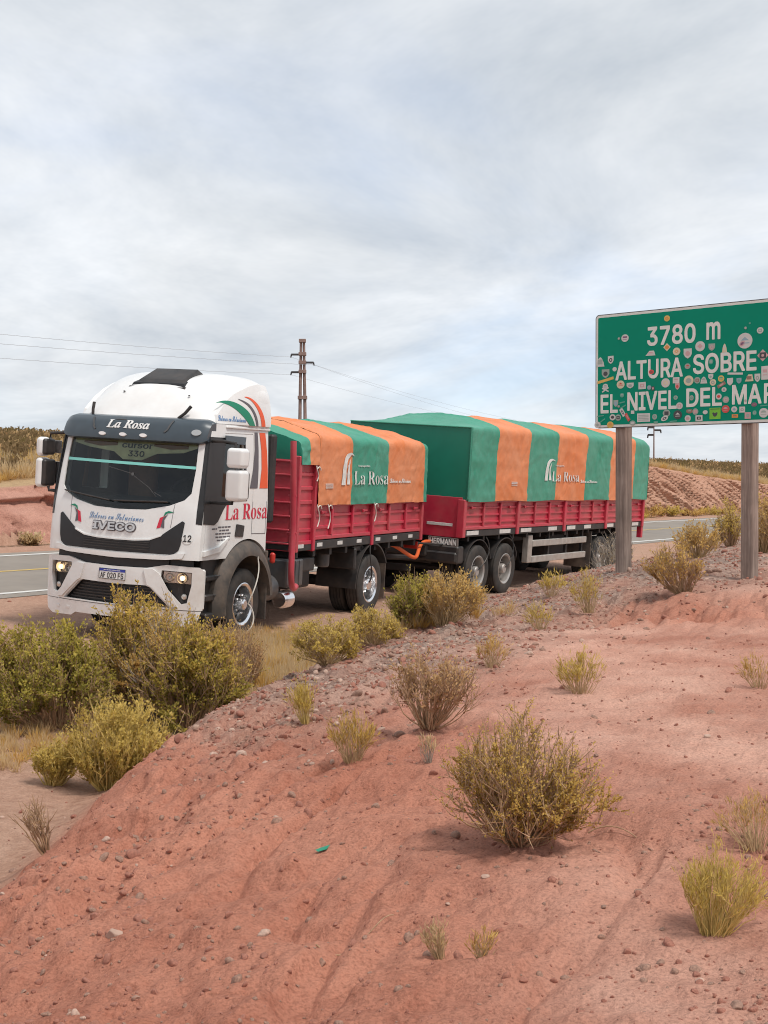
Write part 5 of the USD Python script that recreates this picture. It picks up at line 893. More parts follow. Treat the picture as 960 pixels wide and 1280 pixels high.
for k, (u, v, kd, w, h, c1, c2, rot_) in enumerate(ST):
    a, z = sign_at(u, v); a2, _ = sign_at(u + w / 2, v); a3, _ = sign_at(u - w / 2, v); wm_ = a2 - a3; hm = h * (sign_at(u, v - 1)[1] - z)
    s = affinity.translate(affinity.rotate(shape(kd, wm_, hm), rot_, origin=(0, 0)), a, z); d = 0.0045 + 0.0004 * (k % 5)
    st_ = SP('sticker', s, 0.003, d + 0.0006, M['st_' + c1])
    if c2:
        if u == 894: pr = union_all([affinity.translate(affinity.scale(Polygon([(-0.5, 0.35), (-0.28, 0.5), (0, 0.28), (0.28, 0.5), (0.5, 0.35), (0.32, -0.25), (0, -0.5), (-0.32, -0.25)]), wm_ * 0.5, hm * 0.42, origin=(0, 0)), a, z - 0.1 * hm), sbox(a - wm_ * 0.42, z + hm * 0.36, a + wm_ * 0.42, z + hm * 0.42)])
        elif kd == 's' and w > 12: pr = union_all([sbox(a - wm_ * 0.4, z + hm * q - 0.004, a + wm_ * 0.4, z + hm * q + 0.004) for q in (-0.28, -0.1, 0.08, 0.26)])
        else:
            p0 = affinity.scale(shape('cscd'[k % 4] if kd in 'ch' else 'cs'[k % 2], wm_, hm), 0.58, 0.5, origin=(0, 0))
            if k % 3 == 0: p0 = p0.difference(affinity.scale(shape('c', wm_, hm), 0.26, 0.24, origin=(0, 0)))
            if k % 3 == 1: p0 = union_all([p0.intersection(sbox(-1, 0.02 * hm, 1, 1)), affinity.translate(sbox(-wm_ * 0.3, -hm * 0.06, wm_ * 0.3, 0.0), 0, -hm * 0.12)])
            pr = affinity.translate(affinity.rotate(p0, rot_, origin=(0, 0)), a, z)
        SP('sticker_print', pr, d + 0.0006, d + 0.0012, M['st_' + c2], st_)

# ---------------------------------------------------------------- power poles and wires
def at(u, v, d): r = ray(u, v); return EYEP + r * (d / r[1])
def pole(u, d, vt, lab, wpx, arms, collars, twin=True):
    b = at(u, 600, d); zg = float(far_height(b[0], b[1])) - 0.3; s = d / FPX; zt = at(u, vt, d)[2]
    th_ = thing('utility_pole', lab, 'utility pole', loc=(b[0], b[1], zg)); H_ = zt - zg; w = wpx * s / 2
    for sx in ((-1, 1) if twin else (0,)):
        obj('pole', tube([(sx * w * 0.95, 0, 0), (sx * w * 0.42, 0, H_)], w * 0.62 if twin else w, 10, w * 0.36 if twin else w * 0.7), M['pole'], th_, 40)
    for v, k in collars: z = at(u, v, d)[2] - zg; obj('collar', cbox(-w * k, w * k, -w * 0.9, w * 0.9, z - 3.0 * s * 0.7, z + 3.0 * s * 0.7), M['pole'], th_)
    tips = []
    for v, lpx in arms:
        z = at(u, v, d)[2] - zg; l = lpx * s; obj('crossarm', cat(cbox(0, l, -0.07, 0.07, z - 1.4 * s, z + 1.0 * s)), M['insulator'], th_)
        obj('insulator', tube([(l * 0.97, 0, z), (l * 1.05, 0, z - 4.0 * s)], 1.1 * s, 8, 0.8 * s), M['insulator'], th_); tips.append(np.array([b[0] + l * 1.05, b[1], zg + z - 3.2 * s]))
    return tips
t1 = pole(378.2, 90, 424.3, 'twin brown utility pole rising behind the front lorry bed', 8.5, [(443.0, -14), (453.0, 14), (465.0, -14)], [(426, 1.0), (442.5, 1.1), (453, 1.1), (464.5, 1.1), (497, 1.35)])
t2 = pole(817.2, 190, 530, 'thin distant utility pole seen under the green sign', 2.2, [(537.5, 8.5), (543.5, -7.5), (534.0, -7.5)], [], False)
for k, (u, v) in enumerate(((0, 409), (0, 421), (0, 439))):
    A_, B_ = t1[k], at(u, v, 66); e = A_ + (B_ - A_) * 2.1; n_ = 30; tq = np.linspace(0, 1, n_)[:, None]; P = A_ + (e - A_) * tq; P[:, 2] -= 0.9 * 4 * (tq * (1 - tq))[:, 0] * 0.35
    tag(obj('power_line', tube(P, 0.0085, 5), M['wire'], None, True), ('upper', 'middle', 'lowest')[k] + ' of the thin wires running left from the twin pole', 'power line', 'wires left of the twin pole')
    P = t1[k] + (t2[k] - t1[k]) * tq; P[:, 2] -= 1.6 * 4 * (tq * (1 - tq))[:, 0]
    tag(obj('power_line', tube(P, 0.006, 5), M['wire'], None, True), ('upper', 'middle', 'lowest')[k] + ' of the thin wires between the twin pole and the far pole', 'power line', 'wires between the two poles')
#__PLANTS__
# ---------------------------------------------------------------- shrubs
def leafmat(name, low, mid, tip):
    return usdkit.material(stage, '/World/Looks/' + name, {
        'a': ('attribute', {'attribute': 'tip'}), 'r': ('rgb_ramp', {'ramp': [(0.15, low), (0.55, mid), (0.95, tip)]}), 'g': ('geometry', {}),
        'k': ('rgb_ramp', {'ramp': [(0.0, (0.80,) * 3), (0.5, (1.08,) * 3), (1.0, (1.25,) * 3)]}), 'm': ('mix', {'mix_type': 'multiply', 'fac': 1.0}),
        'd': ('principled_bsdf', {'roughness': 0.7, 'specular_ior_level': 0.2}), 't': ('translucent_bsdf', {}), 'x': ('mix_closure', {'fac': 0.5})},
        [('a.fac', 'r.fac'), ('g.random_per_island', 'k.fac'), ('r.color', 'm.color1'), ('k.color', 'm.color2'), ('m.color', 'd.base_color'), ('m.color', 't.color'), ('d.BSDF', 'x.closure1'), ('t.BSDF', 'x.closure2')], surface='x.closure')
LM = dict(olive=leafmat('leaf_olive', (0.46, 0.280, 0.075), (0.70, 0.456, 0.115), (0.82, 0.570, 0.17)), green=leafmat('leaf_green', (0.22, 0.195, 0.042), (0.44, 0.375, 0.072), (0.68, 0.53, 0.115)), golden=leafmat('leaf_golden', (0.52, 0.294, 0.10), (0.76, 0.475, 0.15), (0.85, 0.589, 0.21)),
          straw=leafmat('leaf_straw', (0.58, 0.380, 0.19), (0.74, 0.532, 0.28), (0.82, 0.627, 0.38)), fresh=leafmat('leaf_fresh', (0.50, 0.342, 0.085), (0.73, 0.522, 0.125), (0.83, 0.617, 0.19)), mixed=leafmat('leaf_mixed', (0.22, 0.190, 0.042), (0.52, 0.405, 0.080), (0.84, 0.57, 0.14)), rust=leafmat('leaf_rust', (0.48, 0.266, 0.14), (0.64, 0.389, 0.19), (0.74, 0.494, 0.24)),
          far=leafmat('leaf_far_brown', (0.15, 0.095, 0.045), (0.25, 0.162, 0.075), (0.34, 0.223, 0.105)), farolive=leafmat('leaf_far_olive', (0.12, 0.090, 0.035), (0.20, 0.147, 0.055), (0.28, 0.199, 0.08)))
TW_ = dict(brown=mat('twig_brown', (0.36, 0.23, 0.135), 0.85, var=0.3, scale=20), tan=mat('twig_tan', (0.42, 0.29, 0.155), 0.85, var=0.25, scale=20), grey=mat('twig_grey', (0.30, 0.25, 0.20), 0.85, var=0.25, scale=20), ochre=mat('twig_ochre', (0.52, 0.38, 0.125), 0.8, var=0.25, scale=20))
def unit(a): return a / np.maximum(np.linalg.norm(a, axis=-1, keepdims=True), 1e-9)
def tubes(P, R):
    """Many three-sided stems at once: P (n, k, 3), R (n, k)."""
    n, k = P.shape[:2]; T = unit(np.gradient(P, axis=1)); u = unit(np.cross(T, np.array([0.3, 0.2, 0.93]))); w = np.cross(T, u); a = np.arange(3) / 3 * 2 * np.pi
    Vv = P[:, :, None] + R[:, :, None, None] * (np.cos(a)[:, None] * u[:, :, None] + np.sin(a)[:, None] * w[:, :, None]); Vv = Vv.reshape(-1, 3)
    i = np.arange(n)[:, None, None] * k * 3 + np.arange(k - 1)[None, :, None] * 3; s = np.arange(3)[None, None]; s2 = (s + 1) % 3
    F = np.concatenate([np.stack([i + s, i + s2, i + s2 + 3], -1).reshape(-1, 3), np.stack([i + s, i + s2 + 3, i + s + 3], -1).reshape(-1, 3)]); return Vv, F
def leaves(C, D, L, Wd, rg):
    """Diamond leaflets at C pointing along D."""
    n = len(C); s = unit(np.cross(D, rg.normal(size=(n, 3)))); up = np.cross(D, s)
    Vv = np.stack([C, C + D * (L * 0.5)[:, None] + s * Wd[:, None] + up * (Wd * 0.3)[:, None], C + D * L[:, None], C + D * (L * 0.5)[:, None] - s * Wd[:, None] + up * (Wd * 0.3)[:, None]], 1).reshape(-1, 3)
    b = np.arange(n)[:, None] * 4; return Vv, np.concatenate([b + [0, 1, 2], b + [0, 2, 3]])
def shrub(name, label, cat_, base, h, w, seed, kind='brush', leaf='olive', twig='tan', nst=60, nlv=3000, lsz=0.02, group=None, lean=(0, 0), bare=0.3, lumps=None):
    if kind == 'tuft': nst, nlv = int(nst * 0.75), int(nlv * 0.6)
    rg = np.random.default_rng(seed); K = 6; t = np.linspace(0, 1, K)
    ph = rg.uniform(0, 2 * np.pi, nst); q = np.sqrt(rg.uniform(0, 1, nst)); spread = {'brush': 1.0, 'tuft': 0.92, 'dome': 1.0, 'bare': 0.9}[kind]
    if lean == (0, 0): lean = tuple(rg.normal(size=2) * 0.10)
    ex = np.stack([np.cos(ph) * q * w / 2 * spread + lean[0] * h, np.sin(ph) * q * w / 2 * spread + lean[1] * h], -1)
    if kind == 'dome': zt = h * np.sqrt(np.clip(1 - (q * 0.97) ** 2.4, 0.03, 1)) * rg.uniform(0.80, 1.02, nst)
    else: zt = h * (1 - 0.42 * q ** 2) * rg.uniform(0.62, 1.03, nst)
    if lumps is not None:
        for (lx, lz, lr, lh) in lumps: zt = zt + lh * np.exp(-((ex[:, 0] - lx) ** 2 + (ex[:, 1] - lz) ** 2) / lr ** 2) 
    b0 = ex * (0.30 if kind == 'tuft' else 0.16) + rg.normal(size=(nst, 2)) * 0.02 * w; bend = rg.uniform(0.55, 1.1, nst) if kind != 'tuft' else rg.uniform(0.75, 1.35, nst)
    P = np.zeros((nst, K, 3)); P[..., :2] = b0[:, None] + (ex - b0)[:, None] * (t[None] ** bend[:, None])[..., None]; P[..., 2] = zt[:, None] * t[None] ** (0.92 if kind != 'dome' else 0.85) - 0.03 * h
    P[:, 1:] += rg.normal(size=(nst, K - 1, 3)) * 0.026 * h * t[None, 1:, None]
    r0 = {'brush': 0.0085, 'tuft': 0.0042, 'dome': 0.0085, 'bare': 0.013}[kind] * (0.4 + 0.6 * h / 0.6); R = r0 * rg.uniform(0.5, 1.1, nst)[:, None] * (1 - 0.78 * t)[None]
    Vs, Fs = tubes(P, R)
    # twigs
    m = {'brush': 7, 'tuft': 3, 'dome': 8, 'bare': 5}[kind]; si = np.repeat(np.arange(nst), m); tt_ = rg.uniform(bare, 1.0, nst * m) ** 0.8; f = tt_ * (K - 1); i0 = np.minimum(f.astype(int), K - 2); fr_ = (f - i0)[:, None]
    O = P[si, i0] * (1 - fr_) + P[si, i0 + 1] * fr_; sd = unit(P[si, i0 + 1] - P[si, i0]); D = unit(sd * 0.8 + rg.normal(size=O.shape) * {'brush': 0.42, 'tuft': 0.22, 'dome': 0.55, 'bare': 0.5}[kind] + [0, 0, 0.45]); L = h * rg.uniform(0.10, 0.26, len(O)) * (1.0 if kind != 'bare' else 1.2)
    tw = np.linspace(0, 1, 3); Q = O[:, None] + D[:, None] * (L[:, None] * tw[None])[..., None]; Q[:, 1:, 2] += 0.02 * h * tw[None, 1:] ** 2
    V2, F2 = tubes(Q, (r0 * 0.35 * (1 - 0.6 * tw))[None] * np.ones((len(O), 1)))
    th_ = thing(name, label, cat_, group, loc=base)
    obj('stems', (np.vstack([Vs, V2]), np.vstack([Fs, F2 + len(Vs)])), TW_[twig], th_, True)
    if nlv:
        wst = rg.gamma(0.9, 1.0, nst) + 0.05; wtw = wst[si] * rg.uniform(0.3, 1.0, len(O)); k = rg.choice(len(O), nlv, p=wtw / wtw.sum()); u_ = rg.uniform(0, 1, nlv) ** 0.7; C = Q[k, 0] + (Q[k, 2] - Q[k, 0]) * u_[:, None] + rg.normal(size=(nlv, 3)) * lsz * 0.45
        stem_share = rg.random(nlv) < 0.22; k2 = rg.choice(nst, nlv, p=wst / wst.sum()); f2 = rg.uniform(max(bare, 0.45), 1, nlv) * (K - 1); j = np.minimum(f2.astype(int), K - 2); g2 = (f2 - j)[:, None]; C = np.where(stem_share[:, None], P[k2, j] * (1 - g2) + P[k2, j + 1] * g2, C)
        Dl = unit(np.where(stem_share[:, None], unit(P[k2, j + 1] - P[k2, j]), D[k]) + rg.normal(size=(nlv, 3)) * {'brush': 0.55, 'tuft': 0.28, 'dome': 0.7, 'bare': 0.6}[kind]); Ll = lsz * rg.uniform(0.6, 1.4, nlv) * {'brush': 1.0, 'tuft': 1.7, 'dome': 1.0, 'bare': 1.0}[kind]
        Vl, Fl = leaves(C, Dl, Ll, Ll * {'brush': 0.27, 'tuft': 0.075, 'dome': 0.30, 'bare': 0.2}[kind], rg)
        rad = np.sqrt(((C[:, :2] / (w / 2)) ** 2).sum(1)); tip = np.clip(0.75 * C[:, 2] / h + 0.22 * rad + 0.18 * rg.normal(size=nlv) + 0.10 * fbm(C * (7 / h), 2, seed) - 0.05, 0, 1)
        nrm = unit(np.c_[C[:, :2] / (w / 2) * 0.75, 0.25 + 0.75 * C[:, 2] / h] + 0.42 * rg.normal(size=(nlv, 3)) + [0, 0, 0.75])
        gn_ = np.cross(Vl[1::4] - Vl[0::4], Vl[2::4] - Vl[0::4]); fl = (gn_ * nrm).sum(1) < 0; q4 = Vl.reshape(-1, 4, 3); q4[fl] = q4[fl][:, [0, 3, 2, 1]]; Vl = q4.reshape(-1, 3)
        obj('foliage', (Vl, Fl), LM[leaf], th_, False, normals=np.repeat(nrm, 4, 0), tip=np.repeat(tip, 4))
    return th_
def S(u, v, wpx, hpx, label, name='shrub', cat_='shrub', d=None, **kw):
    g_ = ground_at(u, v) if d is None else at(u, v, d)
    if d is not None: g_ = np.array([g_[0], g_[1], float(height(g_[0], g_[1], False))])
    k = g_[1] / FPX; base = (g_[0], g_[1] + 0.18 * wpx * k, float(height(g_[0], g_[1] + 0.18 * wpx * k, False)) - 0.01)
    return shrub(name, label, cat_, base, hpx * k, wpx * k, int(u * 7 + v * 13), **kw)
# on the red mound
S(655, 1062, 215, 150, 'largest yellow green bush on the bare red slope', 'bush', 'bush', kind='dome', leaf='olive', twig='brown', nst=170, nlv=18000, lsz=0.0125, bare=0.2, lumps=[(-0.08, 0.02, 0.09, 0.13), (0.02, 0.05, 0.06, 0.09)], lean=(0.0, 0.02))
S(893, 1172, 115, 110, 'feathery yellow bush low on the right of the slope', kind='tuft', leaf='fresh', twig='ochre', nst=260, nlv=3600, lsz=0.014, bare=0.5)
S(950, 1064, 90, 75, 'sparse thin bush cut by the right edge of the picture', kind='tuft', leaf='golden', twig='tan', nst=90, nlv=900, lsz=0.014, bare=0.5)
S(553, 1199, 40, 48, 'left one of two small tufts low in the foreground', 'grass_tuft', 'grass tuft', kind='tuft', leaf='straw', twig='tan', nst=60, nlv=300, lsz=0.016)
S(601, 1199, 40, 40, 'right one of two small tufts low in the foreground', 'grass_tuft', 'grass tuft', kind='tuft', leaf='golden', twig='tan', nst=45, nlv=260, lsz=0.016)
S(728, 869, 78, 56, 'rounded yellow tuft alone mid slope above the largest bush', kind='tuft', leaf='fresh', twig='tan', nst=110, nlv=1500, lsz=0.022)
S(953, 860, 50, 42, 'small straw coloured tuft at the right edge of the slope', kind='tuft', leaf='golden', twig='tan', nst=60, nlv=500, lsz=0.02)
S(535, 910, 120, 100, 'reddish brown half bare bush near the middle of the slope', 'bush', 'bush', kind='brush', leaf='rust', twig='brown', nst=70, nlv=2600, lsz=0.020, bare=0.4)
S(615, 836, 46, 44, 'small golden tuft between the brown bush and the trailer', kind='tuft', leaf='golden', twig='tan', nst=80, nlv=700, lsz=0.022)
S(440, 953, 66, 66, 'feathery olive tuft left of the brown bush', kind='tuft', leaf='olive', twig='tan', nst=110, nlv=1500, lsz=0.020)
S(384, 903, 38, 56, 'narrow upright yellow tuft on the gravel edge', kind='tuft', leaf='fresh', twig='ochre', nst=80, nlv=1100, lsz=0.022)
S(537, 952, 32, 36, 'pale wispy grass just below the brown bush', 'grass_tuft', 'grass tuft', kind='tuft', leaf='straw', twig='grey', nst=40, nlv=200, lsz=0.02)
S(678, 788, 44, 36, 'low tuft on the gravel in front of the trailer guard rails', kind='tuft', leaf='fresh', twig='tan', nst=70, nlv=800, lsz=0.026)
S(690, 747, 46, 32, 'left one of two low tufts beneath the trailer side guard', kind='tuft', leaf='fresh', twig='tan', nst=70, nlv=800, lsz=0.03)
S(738, 766, 48, 50, 'yellow tuft on gravel just left of the nearer sign post', kind='tuft', leaf='fresh', twig='tan', nst=90, nlv=1200, lsz=0.026)
S(858, 742, 80, 66, 'tan brushy shrub midway between the two sign posts', kind='brush', leaf='golden', twig='brown', nst=90, nlv=3000, lsz=0.026, bare=0.3)
S(876, 694, 62, 48, 'golden shrub right behind the tan one between the posts', kind='brush', leaf='golden', twig='tan', nst=80, nlv=2400, lsz=0.03, d=19.5)
S(915, 682, 44, 54, 'yellow green shrub left of the far sign post', kind='brush', leaf='fresh', twig='brown', nst=70, nlv=2400, lsz=0.03, d=23.0)
S(902, 668, 40, 34, 'small shrub on the ridge between the sign posts', kind='brush', leaf='olive', twig='tan', nst=50, nlv=1200, lsz=0.03, d=25.0)
S(957, 704, 52, 70, 'golden shrub right of the far sign post', kind='brush', leaf='golden', twig='tan', nst=80, nlv=2600, lsz=0.028, d=18.5)
S(770, 708, 62, 62, 'dry grey leafless shrub against the trailer rear wheels', kind='bare', leaf='straw', twig='grey', nst=46, nlv=240, lsz=0.03, bare=0.3, d=22.8)
# by the truck
S(516, 787, 66, 74, 'dark green shrub left of a golden one by the trailer drawbar', kind='brush', leaf='green', twig='brown', nst=90, nlv=6500, lsz=0.026)
S(553, 784, 84, 74, 'golden shrub standing before the trailer front wheels', kind='brush', leaf='golden', twig='tan', nst=110, nlv=6500, lsz=0.024)
S(598, 756, 24, 20, 'tiny yellow tuft at the foot of the trailer wheels', kind='tuft', leaf='fresh', twig='ochre', nst=50, nlv=400, lsz=0.03)
S(408, 829, 92, 56, 'left one of two low yellow shrubs by the lorry rear wheel', kind='dome', leaf='fresh', twig='tan', nst=100, nlv=6000, lsz=0.022, bare=0.3)
S(466, 806, 80, 46, 'right one of two low yellow shrubs by the lorry rear wheel', kind='dome', leaf='fresh', twig='tan', nst=90, nlv=5200, lsz=0.022, bare=0.3)
S(300, 873, 92, 96, 'rusty gold shrub below the lorry front wheel', kind='brush', leaf='rust', twig='brown', nst=100, nlv=5600, lsz=0.024, bare=0.25)
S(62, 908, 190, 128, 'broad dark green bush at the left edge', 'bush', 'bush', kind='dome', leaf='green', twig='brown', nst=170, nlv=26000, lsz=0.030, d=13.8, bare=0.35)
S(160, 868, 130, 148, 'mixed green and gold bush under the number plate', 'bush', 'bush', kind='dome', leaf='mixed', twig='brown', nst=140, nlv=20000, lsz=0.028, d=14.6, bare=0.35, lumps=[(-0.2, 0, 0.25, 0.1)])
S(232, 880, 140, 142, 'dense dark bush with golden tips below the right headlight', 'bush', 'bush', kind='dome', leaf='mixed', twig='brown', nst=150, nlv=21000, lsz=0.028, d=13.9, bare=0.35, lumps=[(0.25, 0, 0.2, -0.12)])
S(200, 850, 105, 148, 'tall golden topped bush with bare stems before the bumper', 'bush', 'bush', kind='brush', leaf='golden', twig='grey', nst=60, nlv=9000, lsz=0.028, d=14.2, bare=0.62)
S(266, 848, 66, 128, 'upright olive bush beside the lorry front wheel', 'bush', 'bush', kind='brush', leaf='olive', twig='brown', nst=70, nlv=5500, lsz=0.028, d=14.3)
S(132, 985, 130, 118, 'bright green feathery bush in front of the dark bushes', 'bush', 'bush', kind='brush', leaf='fresh', twig='ochre', nst=180, nlv=13000, lsz=0.026, d=11.4, bare=0.2)
S(62, 982, 68, 62, 'small yellow shrub left of the feathery bush', kind='brush', leaf='fresh', twig='ochre', nst=90, nlv=3600, lsz=0.026, d=11.6, bare=0.2)
S(60, 1062, 44, 82, 'bare upright twigs at the foot of the red slope', 'dead_shrub', 'dead shrub', kind='bare', leaf='rust', twig='brown', nst=20, nlv=160, lsz=0.016, bare=0.3, d=8.6)
S(155, 905, 60, 40, 'low yellow clump between the dark and feathery bushes', kind='brush', leaf='fresh', twig='tan', nst=60, nlv=2200, lsz=0.03, d=12.8)
# along the far side of the road
def verge(t, n, h, w, label, leaf, grp):
    x, y = t * D_[0] + n * N_[0], t * D_[1] + n * N_[1]; shrub('shrub', label, 'shrub', (x, y, float(far_height(x, y)) - 0.03), h, w, int(t * 31 + n), kind='brush', leaf=leaf, twig='tan', nst=40, nlv=900, lsz=0.09, group=grp, bare=0.15)
for k, t in enumerate((58.4, 59.9, 61.2, 62.8, 64.6, 66.0, 67.9, 69.6, 71.5, 73.0, 75.2, 77.5)):
    verge(t + 0.4 * rng.random(), 24.9 + 0.5 * rng.random(), 0.28 + 0.40 * rng.random() ** 2, 1.0 + 0.9 * rng.random(), 'low yellow shrub at the foot of the far cut bank, right of the trailer', ('fresh', 'golden', 'olive')[k % 3], 'shrubs at the foot of the right bank')
verge(28.1, 25.2, 0.75, 1.0, 'tan dry tuft at the foot of the red bank left of the cab', 'straw', None)
verge(24.9, 25.1, 0.30, 0.5, 'tiny dry tuft under the red bank at the left edge', 'straw', None)
# scrub over the hill: past counting
def scrub_proto(path, seed, leaf):
    rg = np.random.default_rng(seed); n = 80; c = rg.normal(size=(n, 3)) * [0.36, 0.36, 0.2]; c[:, 2] = np.abs(c[:, 2]) * 1.3 + 0.05; D = unit(c + [0, 0, 0.3] + rg.normal(size=(n, 3)) * 0.5); L = rg.uniform(0.18, 0.38, n); Vl, Fl = leaves(c - D * 0.1, D, L, L * 0.30, rg)
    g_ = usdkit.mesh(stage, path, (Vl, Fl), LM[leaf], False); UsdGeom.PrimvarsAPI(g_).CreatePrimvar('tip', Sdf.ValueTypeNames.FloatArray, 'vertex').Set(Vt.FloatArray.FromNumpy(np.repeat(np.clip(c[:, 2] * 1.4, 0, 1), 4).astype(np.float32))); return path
def scatter(name, label, cat_, xyz, scale, protos, kind='stuff', tilt=0.0, flat=None):
    pi = UsdGeom.PointInstancer.Define(stage, '/World/' + name); n = len(xyz); rg = np.random.default_rng(n + 5)
    rel = pi.CreatePrototypesRel()
    for j, fn in enumerate(protos): rel.AddTarget(fn('/World/' + name + ('/clump' if j == 0 else f'/clump_{j:03d}')))
    pi.CreatePositionsAttr(Vt.Vec3fArray.FromNumpy(np.asarray(xyz, np.float32))); pi.CreateProtoIndicesAttr(Vt.IntArray.FromNumpy(rg.integers(0, len(protos), n).astype(np.int32)))
    sc = np.asarray(scale)[:, None] * rg.uniform(0.8, 1.25, (n, 3)); 
    if flat: sc[:, 2] *= flat
    pi.CreateScalesAttr(Vt.Vec3fArray.FromNumpy(sc.astype(np.float32))); a = rg.uniform(0, np.pi, n); q_ = np.zeros((n, 4), np.float16); q_[:, 2] = np.sin(a); q_[:, 3] = np.cos(a)
    if tilt: q_[:, 0] = rg.normal(size=n) * tilt; q_[:, 1] = rg.normal(size=n) * tilt
    q_ = q_ / np.linalg.norm(q_.astype(float), axis=1, keepdims=True)
    pi.CreateOrientationsAttr(Vt.QuathArray([Gf.Quath(float(r_[3]), float(r_[0]), float(r_[1]), float(r_[2])) for r_ in q_]))
    return tag(pi.GetPrim(), label, cat_, kind=kind)
rg = np.random.default_rng(99)
th2 = np.radians(rg.uniform(-19, 19, 150000)); d2 = np.exp(rg.uniform(math.log(36), math.log(420), 150000)); X2, Y2 = d2 * np.sin(th2), d2 * np.cos(th2); t2_, n2_ = tn(X2, Y2)
ok = (n2_ > NB + 3.2) & (rg.random(150000) < np.where(n2_ < NB + 8.5, 0.05, 0.52) * (0.35 + 1.3 * (fb(X2, Y2, 0.06, 3, 77) + 0.5)))
X2, Y2, d2 = X2[ok], Y2[ok], d2[ok]
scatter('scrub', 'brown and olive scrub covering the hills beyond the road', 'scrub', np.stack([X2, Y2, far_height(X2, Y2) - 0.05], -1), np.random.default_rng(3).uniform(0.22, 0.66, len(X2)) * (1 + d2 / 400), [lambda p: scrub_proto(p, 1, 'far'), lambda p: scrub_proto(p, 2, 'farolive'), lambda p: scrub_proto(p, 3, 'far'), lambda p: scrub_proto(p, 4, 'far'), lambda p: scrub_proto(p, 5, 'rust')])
# dry grass: bank top, ditch and verge
def grass_proto(path, seed, leaf):
    rg = np.random.default_rng(seed); n = 26; D = unit(np.c_[rg.normal(size=(n, 2)) * 0.45, np.ones(n)]); L = rg.uniform(0.5, 1.0, n); Vl, Fl = leaves(np.c_[rg.normal(size=(n, 2)) * 0.12, np.zeros(n)], D, L, np.full(n, 0.022), rg)
    g_ = usdkit.mesh(stage, path, (Vl, Fl), LM[leaf], False); UsdGeom.PrimvarsAPI(g_).CreatePrimvar('tip', Sdf.ValueTypeNames.FloatArray, 'vertex').Set(Vt.FloatArray.FromNumpy(np.tile([0.2, 0.6, 1.0, 0.6], n).astype(np.float32))); return path
gp_, gs_ = [], []
n_ = 5200; tq, nq = rg.uniform(18, 110, n_), NB + 2.0 + rg.gamma(2.0, 1.5, n_); x_, y_ = tq * D_[0] + nq * N_[0], tq * D_[1] + nq * N_[1]; kk = nq > NB + 0.4 + 0.85 * np.interp(tq, HC_T, HC_H); gp_.append(np.stack([x_, y_, far_height(x_, y_) - 0.02], -1)[kk]); gs_.append(rg.uniform(0.25, 0.6, kk.sum()))
for (u, v, sx, sy, n_, s0) in ((345, 842, 44, 14, 900, 0.26), (320, 812, 60, 8, 500, 0.22), (470, 796, 60, 6, 300, 0.2), (255, 880, 40, 10, 300, 0.2), (205, 888, 60, 14, 300, 0.16), (25, 935, 40, 18, 150, 0.14), (400, 800, 60, 8, 160, 0.16), (300, 815, 60, 10, 160, 0.16)):
    q0 = ground_at(u, v); k = q0[1] / FPX; x_, y_ = q0[0] + rg.normal(size=n_) * sx * k, q0[1] + rg.normal(size=n_) * sy * k * 4; gp_.append(np.stack([x_, y_, height(x_, y_, False) - 0.01], -1)); gs_.append(rg.uniform(0.6, 1.3, n_) * s0)
scatter('dry_grass', 'straw coloured dry grass on the bank top and in the ditch', 'grass', np.vstack(gp_), np.concatenate(gs_), [lambda p: grass_proto(p, 1, 'straw'), lambda p: grass_proto(p, 2, 'golden'), lambda p: grass_proto(p, 3, 'straw')])

# ---------------------------------------------------------------- stones
def rock(seed, sub_=2):
    m = trimesh.creation.icosphere(sub_, 1.0); v = np.array(m.vertices); r_ = np.random.default_rng(seed)
    for _ in range(7):
        d = unit(r_.normal(size=3)); c = r_.uniform(0.55, 0.85); k = v @ d; v = v - np.clip(k - c, 0, None)[:, None] * d
    v = v * r_.uniform(0.7, 1.2, 3) * [1, 1, 0.65]; v += 0.10 * (fbm(v * 2.2 + seed, 3, seed)[:, None] - 0.5) * v; return v, m.faces
M['stone_grey'] = mat('stone_grey', (0.25, 0.145, 0.105), 0.9, var=0.4, scale=3); M['stone_red'] = mat('stone_red', (0.27, 0.115, 0.08), 0.95, var=0.3, scale=3); M['stone_pale'] = mat('stone_pale', (0.40, 0.27, 0.21), 0.9, var=0.3, scale=3)
def rock_proto(path, seed, m): usdkit.mesh(stage, path, rock(seed, 1), M[m], 40); return path
n_ = 60000; th3 = np.radians(rg.uniform(-17, 17, n_)); d3 = np.exp(rg.uniform(math.log(4), math.log(30), n_)); x_, y_ = d3 * np.sin(th3), d3 * np.cos(th3); g0, dr0 = zones(x_, y_); _, m0, s0 = base_height(x_, y_)
pr = np.clip(g0 * 1.2, 0, 1) * 0.85 + 0.006 * (fb(x_, y_, 0.8, 3, 91) > 0.02) + 0.05 * np.exp(-((s0 - 0.4) / 0.6) ** 2) + 0.02 * dr0; kk = rg.random(n_) < pr; x_, y_ = x_[kk], y_[kk]
scatter('gravel', 'grey brown stone chips strewn along the crest of the mound', 'gravel', np.stack([x_, y_, height(x_, y_) + 0.001], -1), np.random.default_rng(4).gamma(2.0, 0.0060, kk.sum()) + 0.005, [lambda p: rock_proto(p, 1, 'stone_grey'), lambda p: rock_proto(p, 2, 'stone_grey'), lambda p: rock_proto(p, 3, 'stone_red'), lambda p: rock_proto(p, 4, 'stone_grey'), lambda p: rock_proto(p, 5, 'stone_red'), lambda p: rock_proto(p, 7, 'stone_red'), lambda p: rock_proto(p, 6, 'stone_pale')], tilt=0.25)
n_ = 30000; th3 = np.radians(rg.uniform(-17, 17, n_)); d3 = np.exp(rg.uniform(math.log(3.6), math.log(16), n_)); x_, y_ = d3 * np.sin(th3), d3 * np.cos(th3); _, m0, s0 = base_height(x_, y_)
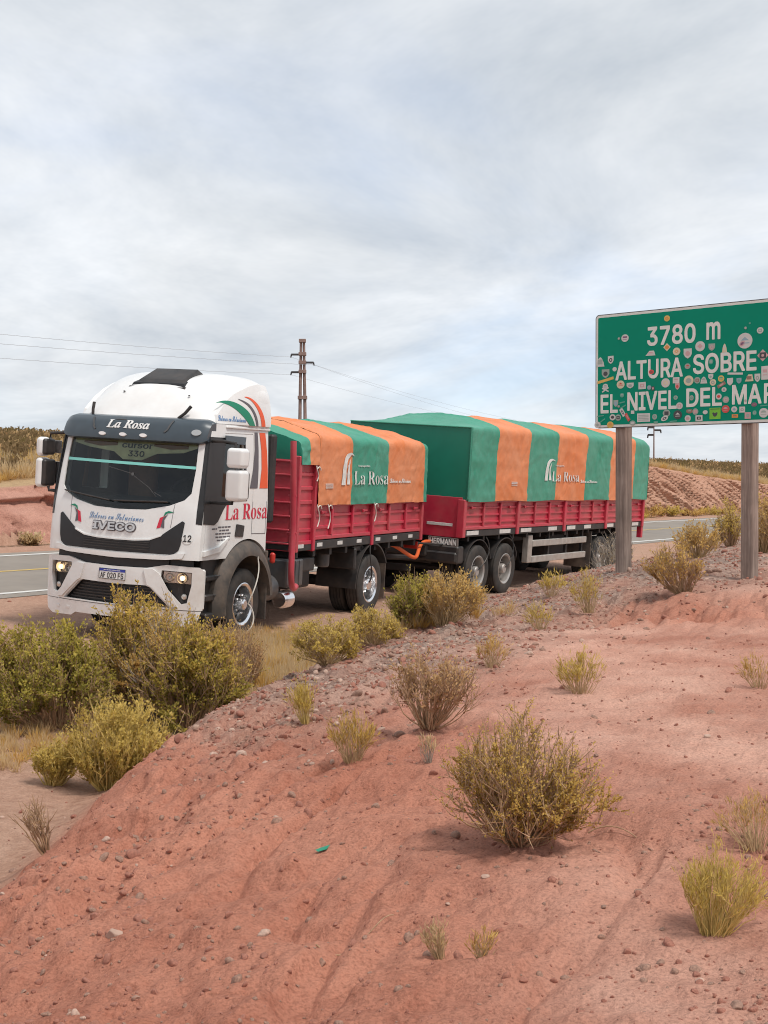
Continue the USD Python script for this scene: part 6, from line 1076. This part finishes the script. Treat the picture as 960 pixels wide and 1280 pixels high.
kk = (m0 > 0.6) & (rg.random(n_) < 0.10 + 0.55 * np.clip(fb(x_, y_, 1.3, 3, 92) * 4 - 0.25, 0, 1) + 0.3 * np.exp(-((s0 - 0.3) / 0.5) ** 2)); x_, y_ = x_[kk], y_[kk]
scatter('soil_crumbs', 'small crumbs of red earth scattered over the slope', 'soil', np.stack([x_, y_, height(x_, y_)], -1), np.random.default_rng(6).gamma(1.6, 0.0040, kk.sum()) + 0.003, [lambda p: rock_proto(p, 11, 'stone_red'), lambda p: rock_proto(p, 12, 'stone_red'), lambda p: rock_proto(p, 13, 'stone_grey')], tilt=0.3)
for k, (u, v, wpx, m, lab) in enumerate(((142, 1168, 26, 'stone_pale', 'rounded pinkish stone on the lower left slope'), (606, 1103, 11, 'stone_pale', 'pale pebble just below the largest bush'), (655, 1219, 12, 'stone_red', 'small dark stone at the bottom of the slope'), (745, 947, 9, 'stone_grey', 'dark pebble right of the largest bush top'), (885, 922, 10, 'stone_pale', 'whitish pebble on the bare ground at right'), (875, 1224, 13, 'stone_pale', 'pale flat stone near the bottom right corner'), (703, 1082, 9, 'stone_red', 'little red stone in the scuffed soil under the largest bush'), (755, 1130, 10, 'stone_grey', 'grey pebble on the path of bare soil'), (560, 1122, 8, 'stone_pale', 'tiny pale pebble left below the largest bush'), (240, 990, 9, 'stone_red', 'red clod below the eroded edge'), (205, 925, 26, 'stone_red', 'large clod of red earth on the eroded edge'), (225, 918, 18, 'stone_red', 'smaller clod of red earth on the eroded edge'), (345, 1010, 8, 'stone_pale', 'pale pebble on the upper left slope'), (705, 1065, 8, 'stone_grey', 'grey pebble at the right foot of the largest bush'), (780, 800, 9, 'stone_grey', 'dark stone on the red crest below the near post'), (885, 800, 8, 'stone_grey', 'dark stone on the red crest below the far post'), (170, 1250, 12, 'stone_grey', 'dark stone in the bottom left corner'), (330, 1195, 14, 'stone_red', 'red clod on the lower slope'))):
    g_ = ground_at(u, v); s_ = wpx / 2 * g_[1] / FPX; rv, rfc = rock(100 + k, 3)
    o_ = obj('stone', (rv * s_ + [g_[0], g_[1], float(height(g_[0], g_[1])) + 0.25 * s_], rfc), M[m], None, 50); tag(o_, lab, 'stone')
# fallen twigs and a scrap of green plastic
def stick(pts, r, lab):
    P = []
    for u, v, up in pts: g_ = ground_at(u, v); P.append([g_[0], g_[1], float(height(g_[0], g_[1])) + up])
    tag(obj('twig', tube(smooth_path(P, 14), r, 6, r * 0.5), TW_['brown'], None, True), lab, 'twig')
stick([(735, 1030, 0.02), (765, 1028, 0.03), (790, 1033, 0.015), (805, 1046, 0.012)], 0.0035, 'grey dead twig lying right of the largest bush')
stick([(395, 1172, 0.012), (430, 1165, 0.02), (465, 1157, 0.014), (492, 1140, 0.02)], 0.004, 'long dead stalk lying on the lower slope')
g_ = ground_at(403, 1058); sp = cat(trimesh.Trimesh(np.array([[0, 0, 0], [0.040, 0.008, 0.010], [0.055, 0.04, 0.024], [0.015, 0.045, 0.010], [-0.015, 0.02, 0.004]]) + [g_[0] - 0.02, g_[1], float(height(g_[0], g_[1])) + 0.008], [[0, 1, 2], [0, 2, 3], [0, 3, 4]], process=False))
tag(obj('plastic_scrap', sp, M['print_green'], None), 'scrap of green plastic lying on the red slope', 'litter')
